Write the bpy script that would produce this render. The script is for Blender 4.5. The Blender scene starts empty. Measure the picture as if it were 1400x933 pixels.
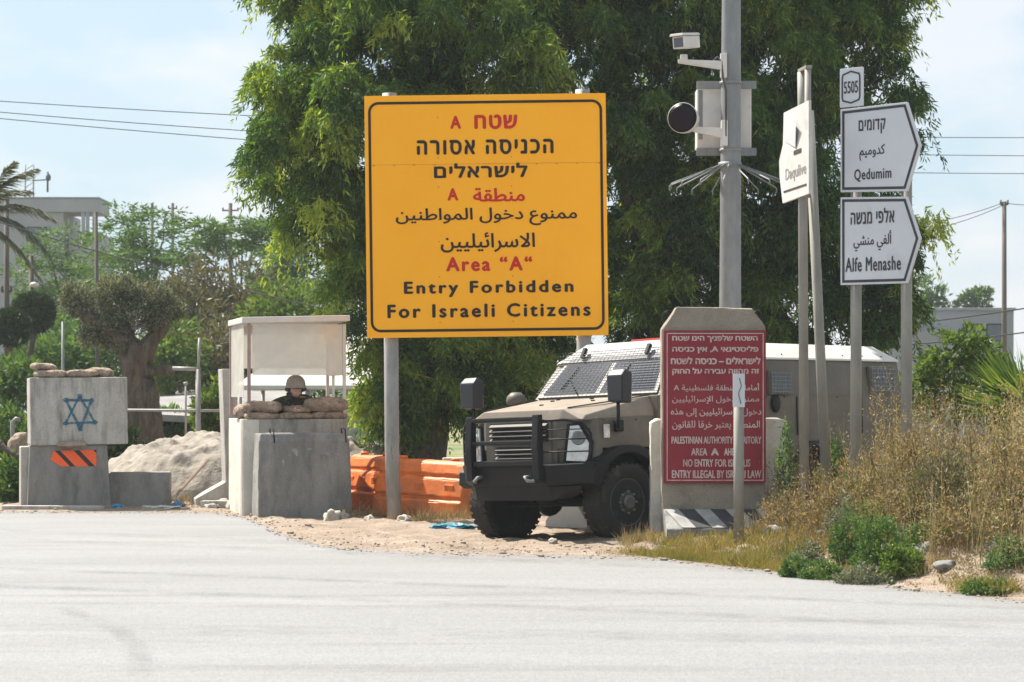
import bpy, bmesh, math, random
import numpy as np
from mathutils import Vector, Matrix, noise
from mathutils.geometry import delaunay_2d_cdt

R = math.radians
PI = math.pi
random.seed(7)
rng = np.random.default_rng(7)
scn = bpy.context.scene
COL = scn.collection

# ------------------------------------------------------------------ camera, light, exposure
CAM_H, FPX, HORIZ = 1.65, 3000.0, 545.0
cd = bpy.data.cameras.new('camera')
cd.sensor_width = 36.0
cd.lens = 36.0 * FPX / 1400.0
cd.shift_y = (HORIZ - 466.5) / 1400.0
cd.clip_start, cd.clip_end = 0.5, 6000
cd.dof.use_dof = True
cd.dof.focus_distance = 27.0
cd.dof.aperture_fstop = 4.0
cam = bpy.data.objects.new('camera', cd)
cam.location = (0, 0, CAM_H)
cam.rotation_euler = (R(90), 0, 0)
COL.objects.link(cam)
scn.camera = cam

SUN_EL, SUN_AZ = 54.0, -52.0          # azimuth from +Y (straight behind the scene) towards +X; negative = left
sdir = Vector((math.sin(R(SUN_AZ)) * math.cos(R(SUN_EL)), math.cos(R(SUN_AZ)) * math.cos(R(SUN_EL)), math.sin(R(SUN_EL))))
sl = bpy.data.lights.new('sun', 'SUN')
sl.energy, sl.angle, sl.color = 4.9, R(0.53), (1.0, 0.935, 0.84)
sun = bpy.data.objects.new('sun', sl)
sun.rotation_euler = sdir.to_track_quat('Z', 'Y').to_euler()
sun.location = sdir * 60
COL.objects.link(sun)

world = bpy.data.worlds.new('World')
scn.world = world
world.use_nodes = True
nt = world.node_tree
nt.nodes.clear()
def wn(t, **k):
    n = nt.nodes.new(t)
    for a, b in k.items(): setattr(n, a, b)
    return n
wout, wbg = wn('ShaderNodeOutputWorld'), wn('ShaderNodeBackground')
sky = wn('ShaderNodeTexSky', sky_type='NISHITA')
sky.sun_disc = False
sky.sun_elevation, sky.sun_rotation = R(SUN_EL), R(SUN_AZ)
sky.air_density, sky.dust_density, sky.ozone_density = 1.0, 3.0, 1.0
tc = wn('ShaderNodeTexCoord'); mp = wn('ShaderNodeMapping')
mp.inputs['Scale'].default_value = (1.0, 1.0, 2.6)
mp.inputs['Location'].default_value = (0.37, 0.1, 0.2)
nz = wn('ShaderNodeTexNoise'); nz.inputs['Scale'].default_value = 9.0; nz.inputs['Detail'].default_value = 7; nz.inputs['Roughness'].default_value = 0.55
rp = wn('ShaderNodeValToRGB')
rp.color_ramp.elements[0].position, rp.color_ramp.elements[0].color = 0.40, (2.75, 3.55, 4.05, 1)
rp.color_ramp.elements[1].position, rp.color_ramp.elements[1].color = 0.64, (3.95, 4.10, 4.30, 1)
mx = wn('ShaderNodeMixRGB')
mx.inputs['Fac'].default_value = 0.82
nt.links.new(tc.outputs['Generated'], mp.inputs['Vector'])
nt.links.new(mp.outputs['Vector'], nz.inputs['Vector'])
nt.links.new(nz.outputs['Fac'], rp.inputs['Fac'])
nt.links.new(rp.outputs['Color'], mx.inputs['Color2'])
nt.links.new(sky.outputs['Color'], mx.inputs['Color1'])
nt.links.new(mx.outputs['Color'], wbg.inputs['Color'])
wbg.inputs['Strength'].default_value = 0.10
nt.links.new(wbg.outputs['Background'], wout.inputs['Surface'])

vs = scn.view_settings
vs.view_transform, vs.look, vs.gamma, vs.use_curve_mapping = 'Standard', 'None', 1.0, False
vs.exposure = 1.17
scn.cycles.max_bounces = 8
scn.cycles.transparent_max_bounces = 16
scn.cycles.use_denoising = True

def W(px, py, Y):
    """a sight line of the layout survey, cut at depth Y"""
    return Vector(((px - 700.0) / FPX * Y, Y, CAM_H - (py - HORIZ) / FPX * Y))

# ------------------------------------------------------------------ materials
MATS = {}
def mat(name, c1, c2=None, scale=4.0, rough=0.7, metal=0.0, bump=0.0, bscale=None, stretch=(1, 1, 1), fine=0.0, c3=None, s3=1.5, t3=(0.55, 0.7), spec=0.4, bdist=0.02, st3=None):
    if name in MATS: return MATS[name]
    m = bpy.data.materials.new(name); m.use_nodes = True
    n, l = m.node_tree.nodes, m.node_tree.links
    b = n['Principled BSDF']
    b.inputs['Roughness'].default_value = rough
    b.inputs['Metallic'].default_value = metal
    b.inputs['Specular IOR Level'].default_value = spec
    c2 = c2 or tuple(x * 0.82 for x in c1)
    t = n.new('ShaderNodeTexCoord'); oi = n.new('ShaderNodeObjectInfo')
    ml = n.new('ShaderNodeMath'); ml.operation = 'MULTIPLY'; ml.inputs[1].default_value = 37.0
    l.new(oi.outputs['Random'], ml.inputs[0])
    ad = n.new('ShaderNodeVectorMath'); ad.operation = 'ADD'
    l.new(t.outputs['Object'], ad.inputs[0]); l.new(ml.outputs[0], ad.inputs[1])
    mpn = n.new('ShaderNodeMapping'); mpn.inputs['Scale'].default_value = stretch
    l.new(ad.outputs[0], mpn.inputs['Vector'])
    z = n.new('ShaderNodeTexNoise'); z.inputs['Scale'].default_value = scale; z.inputs['Detail'].default_value = 8; z.inputs['Roughness'].default_value = 0.65
    l.new(mpn.outputs[0], z.inputs['Vector'])
    r = n.new('ShaderNodeValToRGB')
    r.color_ramp.elements[0].position, r.color_ramp.elements[0].color = 0.33, (*c2, 1)
    r.color_ramp.elements[1].position, r.color_ramp.elements[1].color = 0.67, (*c1, 1)
    l.new(z.outputs['Fac'], r.inputs['Fac'])
    out = r.outputs['Color']
    if c3:
        mp3 = n.new('ShaderNodeMapping'); mp3.inputs['Scale'].default_value = st3 or stretch; mp3.inputs['Location'].default_value = (3.1, 7.7, 1.3)
        l.new(ad.outputs[0], mp3.inputs['Vector'])
        z3 = n.new('ShaderNodeTexNoise'); z3.inputs['Scale'].default_value = s3; z3.inputs['Detail'].default_value = 6; z3.inputs['Roughness'].default_value = 0.7
        l.new(mp3.outputs[0], z3.inputs['Vector'])
        r3 = n.new('ShaderNodeValToRGB'); r3.color_ramp.elements[0].position, r3.color_ramp.elements[1].position = t3
        l.new(z3.outputs['Fac'], r3.inputs['Fac'])
        x3 = n.new('ShaderNodeMixRGB'); x3.inputs['Color2'].default_value = (*c3, 1)
        l.new(r3.outputs['Color'], x3.inputs['Fac']); l.new(out, x3.inputs['Color1']); out = x3.outputs['Color']
    if fine:
        zf = n.new('ShaderNodeTexNoise'); zf.inputs['Scale'].default_value = 90.0; zf.inputs['Detail'].default_value = 3
        l.new(ad.outputs[0], zf.inputs['Vector'])
        rf = n.new('ShaderNodeValToRGB')
        rf.color_ramp.elements[0].position, rf.color_ramp.elements[0].color = 0.3, (1 - fine, 1 - fine, 1 - fine, 1)
        rf.color_ramp.elements[1].position, rf.color_ramp.elements[1].color = 0.7, (1 + fine * .6,) * 3 + (1,)
        l.new(zf.outputs['Fac'], rf.inputs['Fac'])
        xf = n.new('ShaderNodeMixRGB'); xf.blend_type = 'MULTIPLY'; xf.inputs['Fac'].default_value = 1
        l.new(out, xf.inputs['Color1']); l.new(rf.outputs['Color'], xf.inputs['Color2']); out = xf.outputs['Color']
    l.new(out, b.inputs['Base Color'])
    if bump:
        zb = n.new('ShaderNodeTexNoise'); zb.inputs['Scale'].default_value = bscale or scale * 6; zb.inputs['Detail'].default_value = 6
        l.new(ad.outputs[0], zb.inputs['Vector'])
        bp = n.new('ShaderNodeBump'); bp.inputs['Strength'].default_value = bump; bp.inputs['Distance'].default_value = bdist
        l.new(zb.outputs['Fac'], bp.inputs['Height']); l.new(bp.outputs[0], b.inputs['Normal'])
    MATS[name] = m
    return m

def leaf_mat(name, cols, trans=0.35, gloss=0.02):
    """cols: ramp of leaf colours picked by the per-leaf attribute v"""
    m = bpy.data.materials.new(name); m.use_nodes = True
    n, l = m.node_tree.nodes, m.node_tree.links
    n.clear()
    o = n.new('ShaderNodeOutputMaterial')
    a = n.new('ShaderNodeAttribute'); a.attribute_name = 'v'
    r = n.new('ShaderNodeValToRGB')
    while len(r.color_ramp.elements) < len(cols): r.color_ramp.elements.new(0.5)
    for i, c in enumerate(cols):
        r.color_ramp.elements[i].position = i / (len(cols) - 1); r.color_ramp.elements[i].color = (*c, 1)
    l.new(a.outputs['Fac'], r.inputs['Fac'])
    d = n.new('ShaderNodeBsdfDiffuse'); t = n.new('ShaderNodeBsdfTranslucent'); g = n.new('ShaderNodeBsdfGlossy')
    g.inputs['Roughness'].default_value = 0.45
    tm = n.new('ShaderNodeMixRGB'); tm.blend_type = 'MULTIPLY'; tm.inputs['Fac'].default_value = 1; tm.inputs['Color2'].default_value = (1.5, 1.35, 0.5, 1)
    l.new(r.outputs['Color'], d.inputs['Color']); l.new(r.outputs['Color'], tm.inputs['Color1']); l.new(tm.outputs['Color'], t.inputs['Color'])
    x = n.new('ShaderNodeMixShader'); x.inputs['Fac'].default_value = trans
    l.new(d.outputs[0], x.inputs[1]); l.new(t.outputs[0], x.inputs[2])
    y = n.new('ShaderNodeMixShader'); y.inputs['Fac'].default_value = gloss
    l.new(x.outputs[0], y.inputs[1]); l.new(g.outputs[0], y.inputs[2])
    l.new(y.outputs[0], o.inputs['Surface'])
    MATS[name] = m
    return m

CONC = mat('concrete_grey', (0.48, 0.455, 0.415), (0.33, 0.31, 0.28), 2.2, 0.9, bump=0.35, bscale=30, fine=0.22, c3=(0.13, 0.12, 0.105), s3=2.4, t3=(0.48, 0.74), stretch=(1, 1, 0.7), st3=(2.2, 2.2, 0.35))
CONCD = mat('concrete_dark', (0.285, 0.275, 0.255), (0.18, 0.175, 0.165), 1.8, 0.92, bump=0.35, bscale=26, fine=0.2, c3=(0.10, 0.098, 0.093), s3=2.6, t3=(0.5, 0.78), stretch=(1.6, 1.6, 0.5))
CONCW = mat('concrete_whitewashed', (0.66, 0.62, 0.55), (0.50, 0.46, 0.40), 2.5, 0.9, bump=0.25, bscale=24, fine=0.12, c3=(0.36, 0.31, 0.25), s3=1.7, t3=(0.55, 0.8))
STEEL = mat('galvanised_steel', (0.245, 0.257, 0.265), (0.175, 0.183, 0.188), 7, 0.55, 0.25, bump=0.08, bscale=60, c3=(0.22, 0.21, 0.20), s3=3, t3=(0.6, 0.78), stretch=(1, 1, 0.35))
STEELP = mat('weathered_post_steel', (0.34, 0.33, 0.315), (0.22, 0.21, 0.20), 6, 0.65, 0.1, c3=(0.06, 0.055, 0.05), s3=4.5, t3=(0.64, 0.72), stretch=(1.6, 1.6, 0.45))
POSTG = mat('painted_post_grey', (0.30, 0.285, 0.25), (0.21, 0.20, 0.175), 5, 0.65, 0.05, c3=(0.14, 0.12, 0.1), s3=3, t3=(0.6, 0.8), stretch=(1, 1, 0.4))
BLACKM = mat('black_metal', (0.014, 0.014, 0.016), (0.008, 0.008, 0.009), 6, 0.55, 0.0, c3=(0.04, 0.035, 0.03), s3=3, t3=(0.6, 0.88), spec=0.22)
RUBBER = mat('tyre_rubber', (0.022, 0.021, 0.02), (0.014, 0.014, 0.014), 8, 0.85, bump=0.3, bscale=40, c3=(0.10, 0.085, 0.065), s3=4, t3=(0.55, 0.85))
OLIVE = mat('olive_drab_paint', (0.125, 0.109, 0.086), (0.092, 0.08, 0.063), 2.5, 0.55, c3=(0.17, 0.15, 0.118), s3=2.2, t3=(0.5, 0.85), fine=0.05, bump=0.05, bscale=5)
CREAM = mat('cream_roof_paint', (0.60, 0.56, 0.50), (0.50, 0.465, 0.41), 2.0, 0.5, c3=(0.35, 0.32, 0.27), s3=3, t3=(0.62, 0.85))
DGLASS = mat('dark_armoured_glass', (0.06, 0.075, 0.10), (0.045, 0.055, 0.075), 3, 0.08, spec=0.5, bump=.03, bscale=2)
DGLASS.node_tree.nodes['Principled BSDF'].inputs['IOR'].default_value = 1.65
WHITEP = mat('white_metal_paint', (0.62, 0.60, 0.57), (0.52, 0.50, 0.47), 3, 0.5, c3=(0.38, 0.34, 0.28), s3=3, t3=(0.6, 0.85))
LENS = mat('lamp_lens', (0.72, 0.72, 0.70), (0.55, 0.55, 0.53), 18, 0.12, 0.55, bump=0.4, bscale=50)
SIGNW = mat('sign_white', (0.59, 0.60, 0.63), (0.53, 0.54, 0.57), 1.6, 0.5, c3=(0.44, 0.43, 0.41), s3=2, t3=(0.6, 0.9))
SIGNK = mat('sign_dark_print', (0.055, 0.05, 0.055), (0.035, 0.032, 0.035), 4, 0.5)
YELLOW = mat('sign_orange_yellow', (1.0, 0.435, 0.008), (0.97, 0.40, 0.006), 1.1, 0.5, c3=(0.97, 0.45, 0.02), s3=2.2, t3=(0.55, 0.8), spec=0.3, bump=0.12, bscale=1.3, bdist=.2, st3=(3.0, 3.0, .5))
INK = mat('sign_black_ink', (0.022, 0.014, 0.008), (0.018, 0.011, 0.007), 4, 0.5, spec=0.3)
REDINK = mat('sign_red_ink', (0.58, 0.02, 0.010), (0.50, 0.016, 0.008), 4, 0.5, spec=0.3)
REDP = mat('red_panel_paint', (0.25, 0.017, 0.028), (0.20, 0.013, 0.022), 2.5, 0.55, c3=(0.22, 0.03, 0.035), s3=4, t3=(0.6, 0.8))
REDTXT = mat('faded_white_print', (0.60, 0.50, 0.46), (0.42, 0.30, 0.29), 5, 0.6, c3=(0.36, 0.12, 0.13), s3=9, t3=(0.55, 0.75))
ORANGEP = mat('orange_plastic', (0.74, 0.185, 0.028), (0.58, 0.13, 0.02), 2.5, 0.55, c3=(0.26, 0.095, 0.035), s3=2.6, t3=(0.46, 0.72), fine=.1)
BURLAP = mat('sandbag_cloth', (0.40, 0.31, 0.235), (0.24, 0.18, 0.135), 7, 0.95, bump=1.0, bscale=24, fine=0.3, c3=(0.13, 0.095, 0.07), s3=7, t3=(0.53, 0.68), bdist=.03)
BARK = mat('grey_bark', (0.17, 0.137, 0.107), (0.055, 0.043, 0.034), 5, 0.95, bump=0.9, bscale=14, stretch=(2.5, 2.5, 0.5), bdist=0.05)
BARKD = mat('dark_bark', (0.10, 0.08, 0.065), (0.05, 0.042, 0.035), 5, 0.95, bump=0.8, bscale=14, stretch=(2.5, 2.5, 0.5), bdist=0.05)
SAND = mat('heaped_sand', (0.32, 0.285, 0.24), (0.22, 0.193, 0.16), 3, 0.97, bump=0.6, bscale=18, fine=0.22, bdist=0.03)
WOOD = mat('old_timber', (0.50, 0.38, 0.29), (0.34, 0.25, 0.185), 4, 0.85, stretch=(1, 6, 6))
STONE = mat('pale_stone', (0.50, 0.45, 0.38), (0.33, 0.29, 0.24), 6, 0.92, bump=0.5, bscale=20, fine=0.2)
BLUEP = mat('blue_plastic_bag', (0.04, 0.30, 0.55), (0.03, 0.2, 0.42), 9, 0.35)
TEALP = mat('teal_plastic_sheet', (0.10, 0.36, 0.46), (0.03, 0.16, 0.24), 12, 0.4, c3=(0.5, 0.6, 0.62), s3=10, t3=(0.55, 0.7))
PAPER = mat('dirty_white_sheet', (0.62, 0.60, 0.55), (0.42, 0.40, 0.36), 5, 0.8)
TENT = mat('pale_sheeting', (0.62, 0.595, 0.54), (0.52, 0.50, 0.45), 1.2, 0.8)
GREYROOF = mat('grey_roofing', (0.25, 0.24, 0.23), (0.19, 0.18, 0.172), 0.6, 0.9, c3=(0.30, 0.288, 0.27), s3=0.9, t3=(0.5, 0.8))
PLASTER = mat('grey_plaster', (0.29, 0.295, 0.325), (0.23, 0.235, 0.262), 0.35, 0.9, c3=(0.30, 0.28, 0.27), s3=0.5, t3=(0.6, 0.85))
CARB = mat('blue_car_paint', (0.02, 0.045, 0.10), (0.018, 0.04, 0.085), 3, 0.15, 0.3, spec=0.8)
UNIFORM = mat('olive_uniform_cloth', (0.07, 0.068, 0.042), (0.045, 0.044, 0.028), 12, 0.9, bump=0.4, bscale=30)
SKIN = mat('skin', (0.62, 0.39, 0.30), (0.55, 0.335, 0.25), 8, 0.55)
HELMET = mat('helmet_cloth', (0.36, 0.33, 0.30), (0.27, 0.25, 0.225), 8, 0.8, bump=0.2)
GUNM = mat('gun_metal', (0.02, 0.02, 0.022), (0.012, 0.012, 0.013), 8, 0.4, 0.4)
STARP = mat('teal_spray_paint', (0.02, 0.15, 0.235), (0.03, 0.10, 0.16), 9, 0.85)
def sprayed(m):
    n, l = m.node_tree.nodes, m.node_tree.links; t = n.new('ShaderNodeTexCoord'); z = n.new('ShaderNodeTexNoise'); z.inputs['Scale'].default_value = 38; z.inputs['Detail'].default_value = 4
    l.new(t.outputs['Object'], z.inputs['Vector']); r = n.new('ShaderNodeMapRange'); r.inputs[1].default_value = .34; r.inputs[2].default_value = .56; r.inputs[3].default_value = .25; r.inputs[4].default_value = .95
    l.new(z.outputs['Fac'], r.inputs[0]); l.new(r.outputs[0], n['Principled BSDF'].inputs['Alpha'])
sprayed(STARP)
HAZO = mat('hazard_orange', (0.90, 0.125, 0.022), (0.82, 0.10, 0.018), 3, 0.5)
HAZK = mat('hazard_black', (0.03, 0.022, 0.02), (0.02, 0.016, 0.015), 3, 0.5)
DULLW = mat('worn_white_paint', (0.36, 0.35, 0.335), (0.20, 0.195, 0.185), 4, 0.8, c3=(0.3, 0.28, 0.25), s3=5, t3=(0.55, 0.72))
DULLK = mat('worn_black_paint', (0.05, 0.05, 0.055), (0.03, 0.03, 0.033), 4, 0.8, c3=(0.2, 0.19, 0.17), s3=5, t3=(0.6, 0.75))
WIREM = mat('cable_black', (0.06, 0.06, 0.065), (0.05, 0.05, 0.055), 3, 0.6)
POLEW = mat('utility_pole_wood', (0.13, 0.105, 0.09), (0.08, 0.065, 0.055), 3, 0.85, stretch=(3, 3, .4))
FENCEP = mat('fence_pipe_paint', (0.36, 0.345, 0.33), (0.25, 0.235, 0.225), 6, 0.6, 0.1)

# panes: dusty clear sheet
def pane_mat():
    m = bpy.data.materials.new('dusty_clear_sheet'); m.use_nodes = True
    n, l = m.node_tree.nodes, m.node_tree.links; n.clear()
    o = n.new('ShaderNodeOutputMaterial'); d = n.new('ShaderNodeBsdfDiffuse'); d.inputs['Color'].default_value = (0.80, 0.78, 0.73, 1)
    tl = n.new('ShaderNodeBsdfTranslucent'); tl.inputs['Color'].default_value = (0.80, 0.78, 0.72, 1)
    mm = n.new('ShaderNodeMixShader'); mm.inputs['Fac'].default_value = 0.4
    l.new(d.outputs[0], mm.inputs[1]); l.new(tl.outputs[0], mm.inputs[2])
    t = n.new('ShaderNodeBsdfTransparent'); t.inputs['Color'].default_value = (0.95, 0.95, 0.93, 1)
    g = n.new('ShaderNodeBsdfGlossy'); g.inputs['Roughness'].default_value = 0.15
    x = n.new('ShaderNodeMixShader'); y = n.new('ShaderNodeMixShader'); y.inputs['Fac'].default_value = 0.06
    z = n.new('ShaderNodeTexNoise'); z.inputs['Scale'].default_value = 3; z.inputs['Detail'].default_value = 6
    tcn = n.new('ShaderNodeTexCoord'); l.new(tcn.outputs['Object'], z.inputs['Vector'])
    r = n.new('ShaderNodeMapRange'); r.inputs[1].default_value = 0.3; r.inputs[2].default_value = 0.7; r.inputs[3].default_value = 0.48; r.inputs[4].default_value = 0.70
    l.new(z.outputs['Fac'], r.inputs[0]); l.new(r.outputs[0], x.inputs['Fac'])
    l.new(t.outputs[0], x.inputs[1]); l.new(mm.outputs[0], x.inputs[2])
    l.new(x.outputs[0], y.inputs[1]); l.new(g.outputs[0], y.inputs[2]); l.new(y.outputs[0], o.inputs['Surface'])
    return m
PANE = pane_mat()

# ------------------------------------------------------------------ mesh helpers
def link(name, me, m, parent=None):
    o = bpy.data.objects.new(name, me)
    if m is not None:
        for k in (m if isinstance(m, (list, tuple)) else [m]): me.materials.append(k)
    COL.objects.link(o)
    if parent: o.parent = parent
    return o
def obj(name, bm, m, parent=None, loc=None):
    me = bpy.data.meshes.new(name)
    bmesh.ops.recalc_face_normals(bm, faces=bm.faces)
    bm.to_mesh(me); bm.free()
    o = link(name, me, m, parent)
    if loc is not None: o.location = loc
    return o
def tag(o, label, cat, group=None, kind=None):
    o['label'] = label; o['category'] = cat
    if group: o['group'] = group
    if kind: o['kind'] = kind
    return o
def thing(name, label, cat, loc=(0, 0, 0), rotz=0.0, group=None):
    o = bpy.data.objects.new(name, None); COL.objects.link(o)
    o.location = loc; o.rotation_euler = (0, 0, rotz); o.empty_display_size = 0.2
    return tag(o, label, cat, group)
def dup(root, loc, rotz=None, label=None, scale=None):
    r = root.copy(); COL.objects.link(r); r.location = loc
    if rotz is not None: r.rotation_euler = (r.rotation_euler[0], r.rotation_euler[1], rotz)
    if label: r['label'] = label
    if scale: r.scale = (scale,) * 3 if isinstance(scale, (int, float)) else scale
    for ch in list(root.children):
        c = ch.copy(); COL.objects.link(c); c.parent = r
        for g in list(ch.children):
            d = g.copy(); COL.objects.link(d); d.parent = c
    return r
BM = bmesh.new
def merge(bm, tmp, M=None, mi=0, smooth=None):
    if M is not None: bmesh.ops.transform(tmp, matrix=M, verts=tmp.verts)
    vm = {}
    for v in tmp.verts: vm[v] = bm.verts.new(v.co)
    for f in tmp.faces:
        try: nf = bm.faces.new([vm[v] for v in f.verts])
        except ValueError: continue
        nf.material_index = mi; nf.smooth = f.smooth if smooth is None else smooth
    tmp.free()
def box(bm, c, s, rot=None, bev=0.0, mi=0):
    t = bmesh.new(); bmesh.ops.create_cube(t, size=1.0)
    bmesh.ops.transform(t, matrix=Matrix.Diagonal((*s, 1)), verts=t.verts)
    if bev: bmesh.ops.bevel(t, geom=t.edges[:], offset=min(bev, min(s) * .45), segments=2, affect='EDGES', profile=0.6)
    M = Matrix.Translation(c)
    if rot is not None: M = M @ (rot if isinstance(rot, Matrix) else Matrix.Rotation(rot, 4, 'Z'))
    merge(bm, t, M, mi)
def hull(bm, pts, bev=0.0, mi=0):
    t = bmesh.new()
    for p in pts: t.verts.new(p)
    bmesh.ops.convex_hull(t, input=t.verts[:])
    bmesh.ops.dissolve_limit(t, angle_limit=0.02, verts=t.verts[:], edges=t.edges[:])
    if bev: bmesh.ops.bevel(t, geom=t.edges[:], offset=bev, segments=2, affect='EDGES', profile=0.6)
    merge(bm, t, None, mi)
def weather(bm, cut=.09, amp=.010, seed=0):
    for _ in range(5):
        es = [e for e in bm.edges if e.calc_length() > cut]
        if not es: break
        bmesh.ops.subdivide_edges(bm, edges=es, cuts=1, use_grid_fill=True)
    bm.normal_update()
    for v in bm.verts:
        p = v.co * 1.0 + Vector((seed, 0, 0)); sharp = max((e.calc_face_angle(0) for e in v.link_edges if len(e.link_faces) == 2), default=0)
        k = noise.noise(p * 9) * amp * .5 + noise.noise(p * 2.3) * amp * .5
        if sharp > .3: k -= amp * 1.8 * max(0, noise.noise(p * 6 + Vector((3, 3, 3)))) + amp * .6 * max(0, noise.noise(p * 22))
        v.co += v.normal * k
def prism(bm, pts, axis, a, b, bev=0.0, mi=0):
    """2-D outline (may be concave) extruded along axis between a and b"""
    t = bmesh.new()
    def co(p, w):
        return {'X': (w, p[0], p[1]), 'Y': (p[0], w, p[1]), 'Z': (p[0], p[1], w)}[axis]
    va = [t.verts.new(co(p, a)) for p in pts]; vb = [t.verts.new(co(p, b)) for p in pts]
    n = len(pts)
    t.faces.new(va); t.faces.new(vb[::-1])
    for i in range(n): t.faces.new((va[i], va[(i + 1) % n], vb[(i + 1) % n], vb[i]))
    bmesh.ops.recalc_face_normals(t, faces=t.faces)
    if bev: bmesh.ops.bevel(t, geom=t.edges[:], offset=bev, segments=2, affect='EDGES', profile=0.6)
    big = [f for f in t.faces if len(f.verts) > 4]
    if big: bmesh.ops.triangulate(t, faces=big)
    merge(bm, t, None, mi)
def tube(bm, pts, rad, sides=8, mi=0, cap=True, wob=0.0, seed=0):
    pts = [Vector(p) for p in pts]
    n = len(pts)
    rad = [rad] * n if isinstance(rad, (int, float)) else rad
    rings = []; ref = None
    for i, p in enumerate(pts):
        d = (pts[min(i + 1, n - 1)] - pts[max(i - 1, 0)]).normalized()
        if ref is None: ref = Vector((1, 0, 0)) if abs(d.x) < 0.8 else Vector((0, 1, 0))
        u = (ref - d * ref.dot(d)).normalized(); v = d.cross(u); ref = u
        ring = []
        for k in range(sides):
            a = 2 * PI * k / sides
            r = rad[i]
            if wob: r *= 1 + wob * noise.noise(Vector((math.cos(a) * 1.7 + seed, math.sin(a) * 1.7, i * 0.45 + seed))) + wob * .7 * noise.noise(Vector((math.cos(a) * 4.5 + seed, math.sin(a) * 4.5, i * 0.22 + seed)))
            ring.append(bm.verts.new(p + (u * math.cos(a) + v * math.sin(a)) * r))
        rings.append(ring)
    for i in range(n - 1):
        for k in range(sides):
            f = bm.faces.new((rings[i][k], rings[i][(k + 1) % sides], rings[i + 1][(k + 1) % sides], rings[i + 1][k]))
            f.smooth = True; f.material_index = mi
    if cap:
        for rg in (rings[0][::-1], rings[-1]):
            f = bm.faces.new(rg); f.material_index = mi
def lathe(bm, prof, axis='Z', c=(0, 0, 0), seg=32, mi=0, smooth=True):
    """prof: (radius, height) pairs turned round an axis through c"""
    rings = []
    for r, h in prof:
        ring = []
        for k in range(seg):
            a = 2 * PI * k / seg; x, y = r * math.cos(a), r * math.sin(a)
            p = {'Z': (x, y, h), 'Y': (x, h, y), 'X': (h, x, y)}[axis]
            ring.append(bm.verts.new(Vector(p) + Vector(c)))
        rings.append(ring)
    for i in range(len(prof) - 1):
        for k in range(seg):
            f = bm.faces.new((rings[i][k], rings[i][(k + 1) % seg], rings[i + 1][(k + 1) % seg], rings[i + 1][k]))
            f.smooth = smooth; f.material_index = mi
    for rg, pr in ((rings[0], prof[0]), (rings[-1], prof[-1])):
        if pr[0] > 1e-4: bm.faces.new(rg).material_index = mi
def ball(bm, c, s, sub=3, lump=0.0, ls=2.0, seed=0, mi=0, rot=None):
    t = bmesh.new(); bmesh.ops.create_icosphere(t, subdivisions=sub, radius=1.0)
    for v in t.verts:
        if lump: v.co *= 1 + lump * noise.noise(v.co * ls + Vector((seed * 3.1, seed, -seed)))
        v.co = Vector((v.co.x * s[0], v.co.y * s[1], v.co.z * s[2]))
    for f in t.faces: f.smooth = True
    M = Matrix.Translation(c)
    if rot is not None: M = M @ rot
    merge(bm, t, M, mi)
def quad_mesh(name, V, m, parent=None, v=None):
    """V: (N,4,3) separate quads; v: a number per quad that the leaf materials read"""
    N = V.shape[0]
    me = bpy.data.meshes.new(name)
    me.vertices.add(N * 4); me.vertices.foreach_set('co', V.reshape(-1).astype(np.float32))
    me.loops.add(N * 4); me.loops.foreach_set('vertex_index', np.arange(N * 4, dtype=np.int32))
    me.polygons.add(N); me.polygons.foreach_set('loop_start', np.arange(0, N * 4, 4, dtype=np.int32))
    me.update(calc_edges=True)
    at = me.attributes.new('v', 'FLOAT', 'FACE')
    at.data.foreach_set('value', (np.clip(v, 0, 1) if v is not None else rng.random(N)).astype(np.float32))
    return link(name, me, m, parent)
def nrm(a): return a / np.maximum(np.linalg.norm(a, axis=-1, keepdims=True), 1e-9)
def leafV(P, D, L, Wd, widest=0.42, bend=0.0):
    D = nrm(D); S = nrm(np.cross(D, rng.normal(size=D.shape)))
    L = np.asarray(L).reshape(-1, 1); Wd = np.asarray(Wd).reshape(-1, 1)
    mid = P + D * L * widest
    tip = P + D * L
    if bend: tip = tip + np.array([0, 0, -1.0]) * L * bend
    return np.stack([P, mid + S * Wd / 2, tip, mid - S * Wd / 2], axis=1)
def insphere(n, shell=0.0):
    d = nrm(rng.normal(size=(n, 3)))
    r = (shell ** 3 + (1 - shell ** 3) * rng.random((n, 1))) ** (1 / 3)
    return d * r

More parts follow.
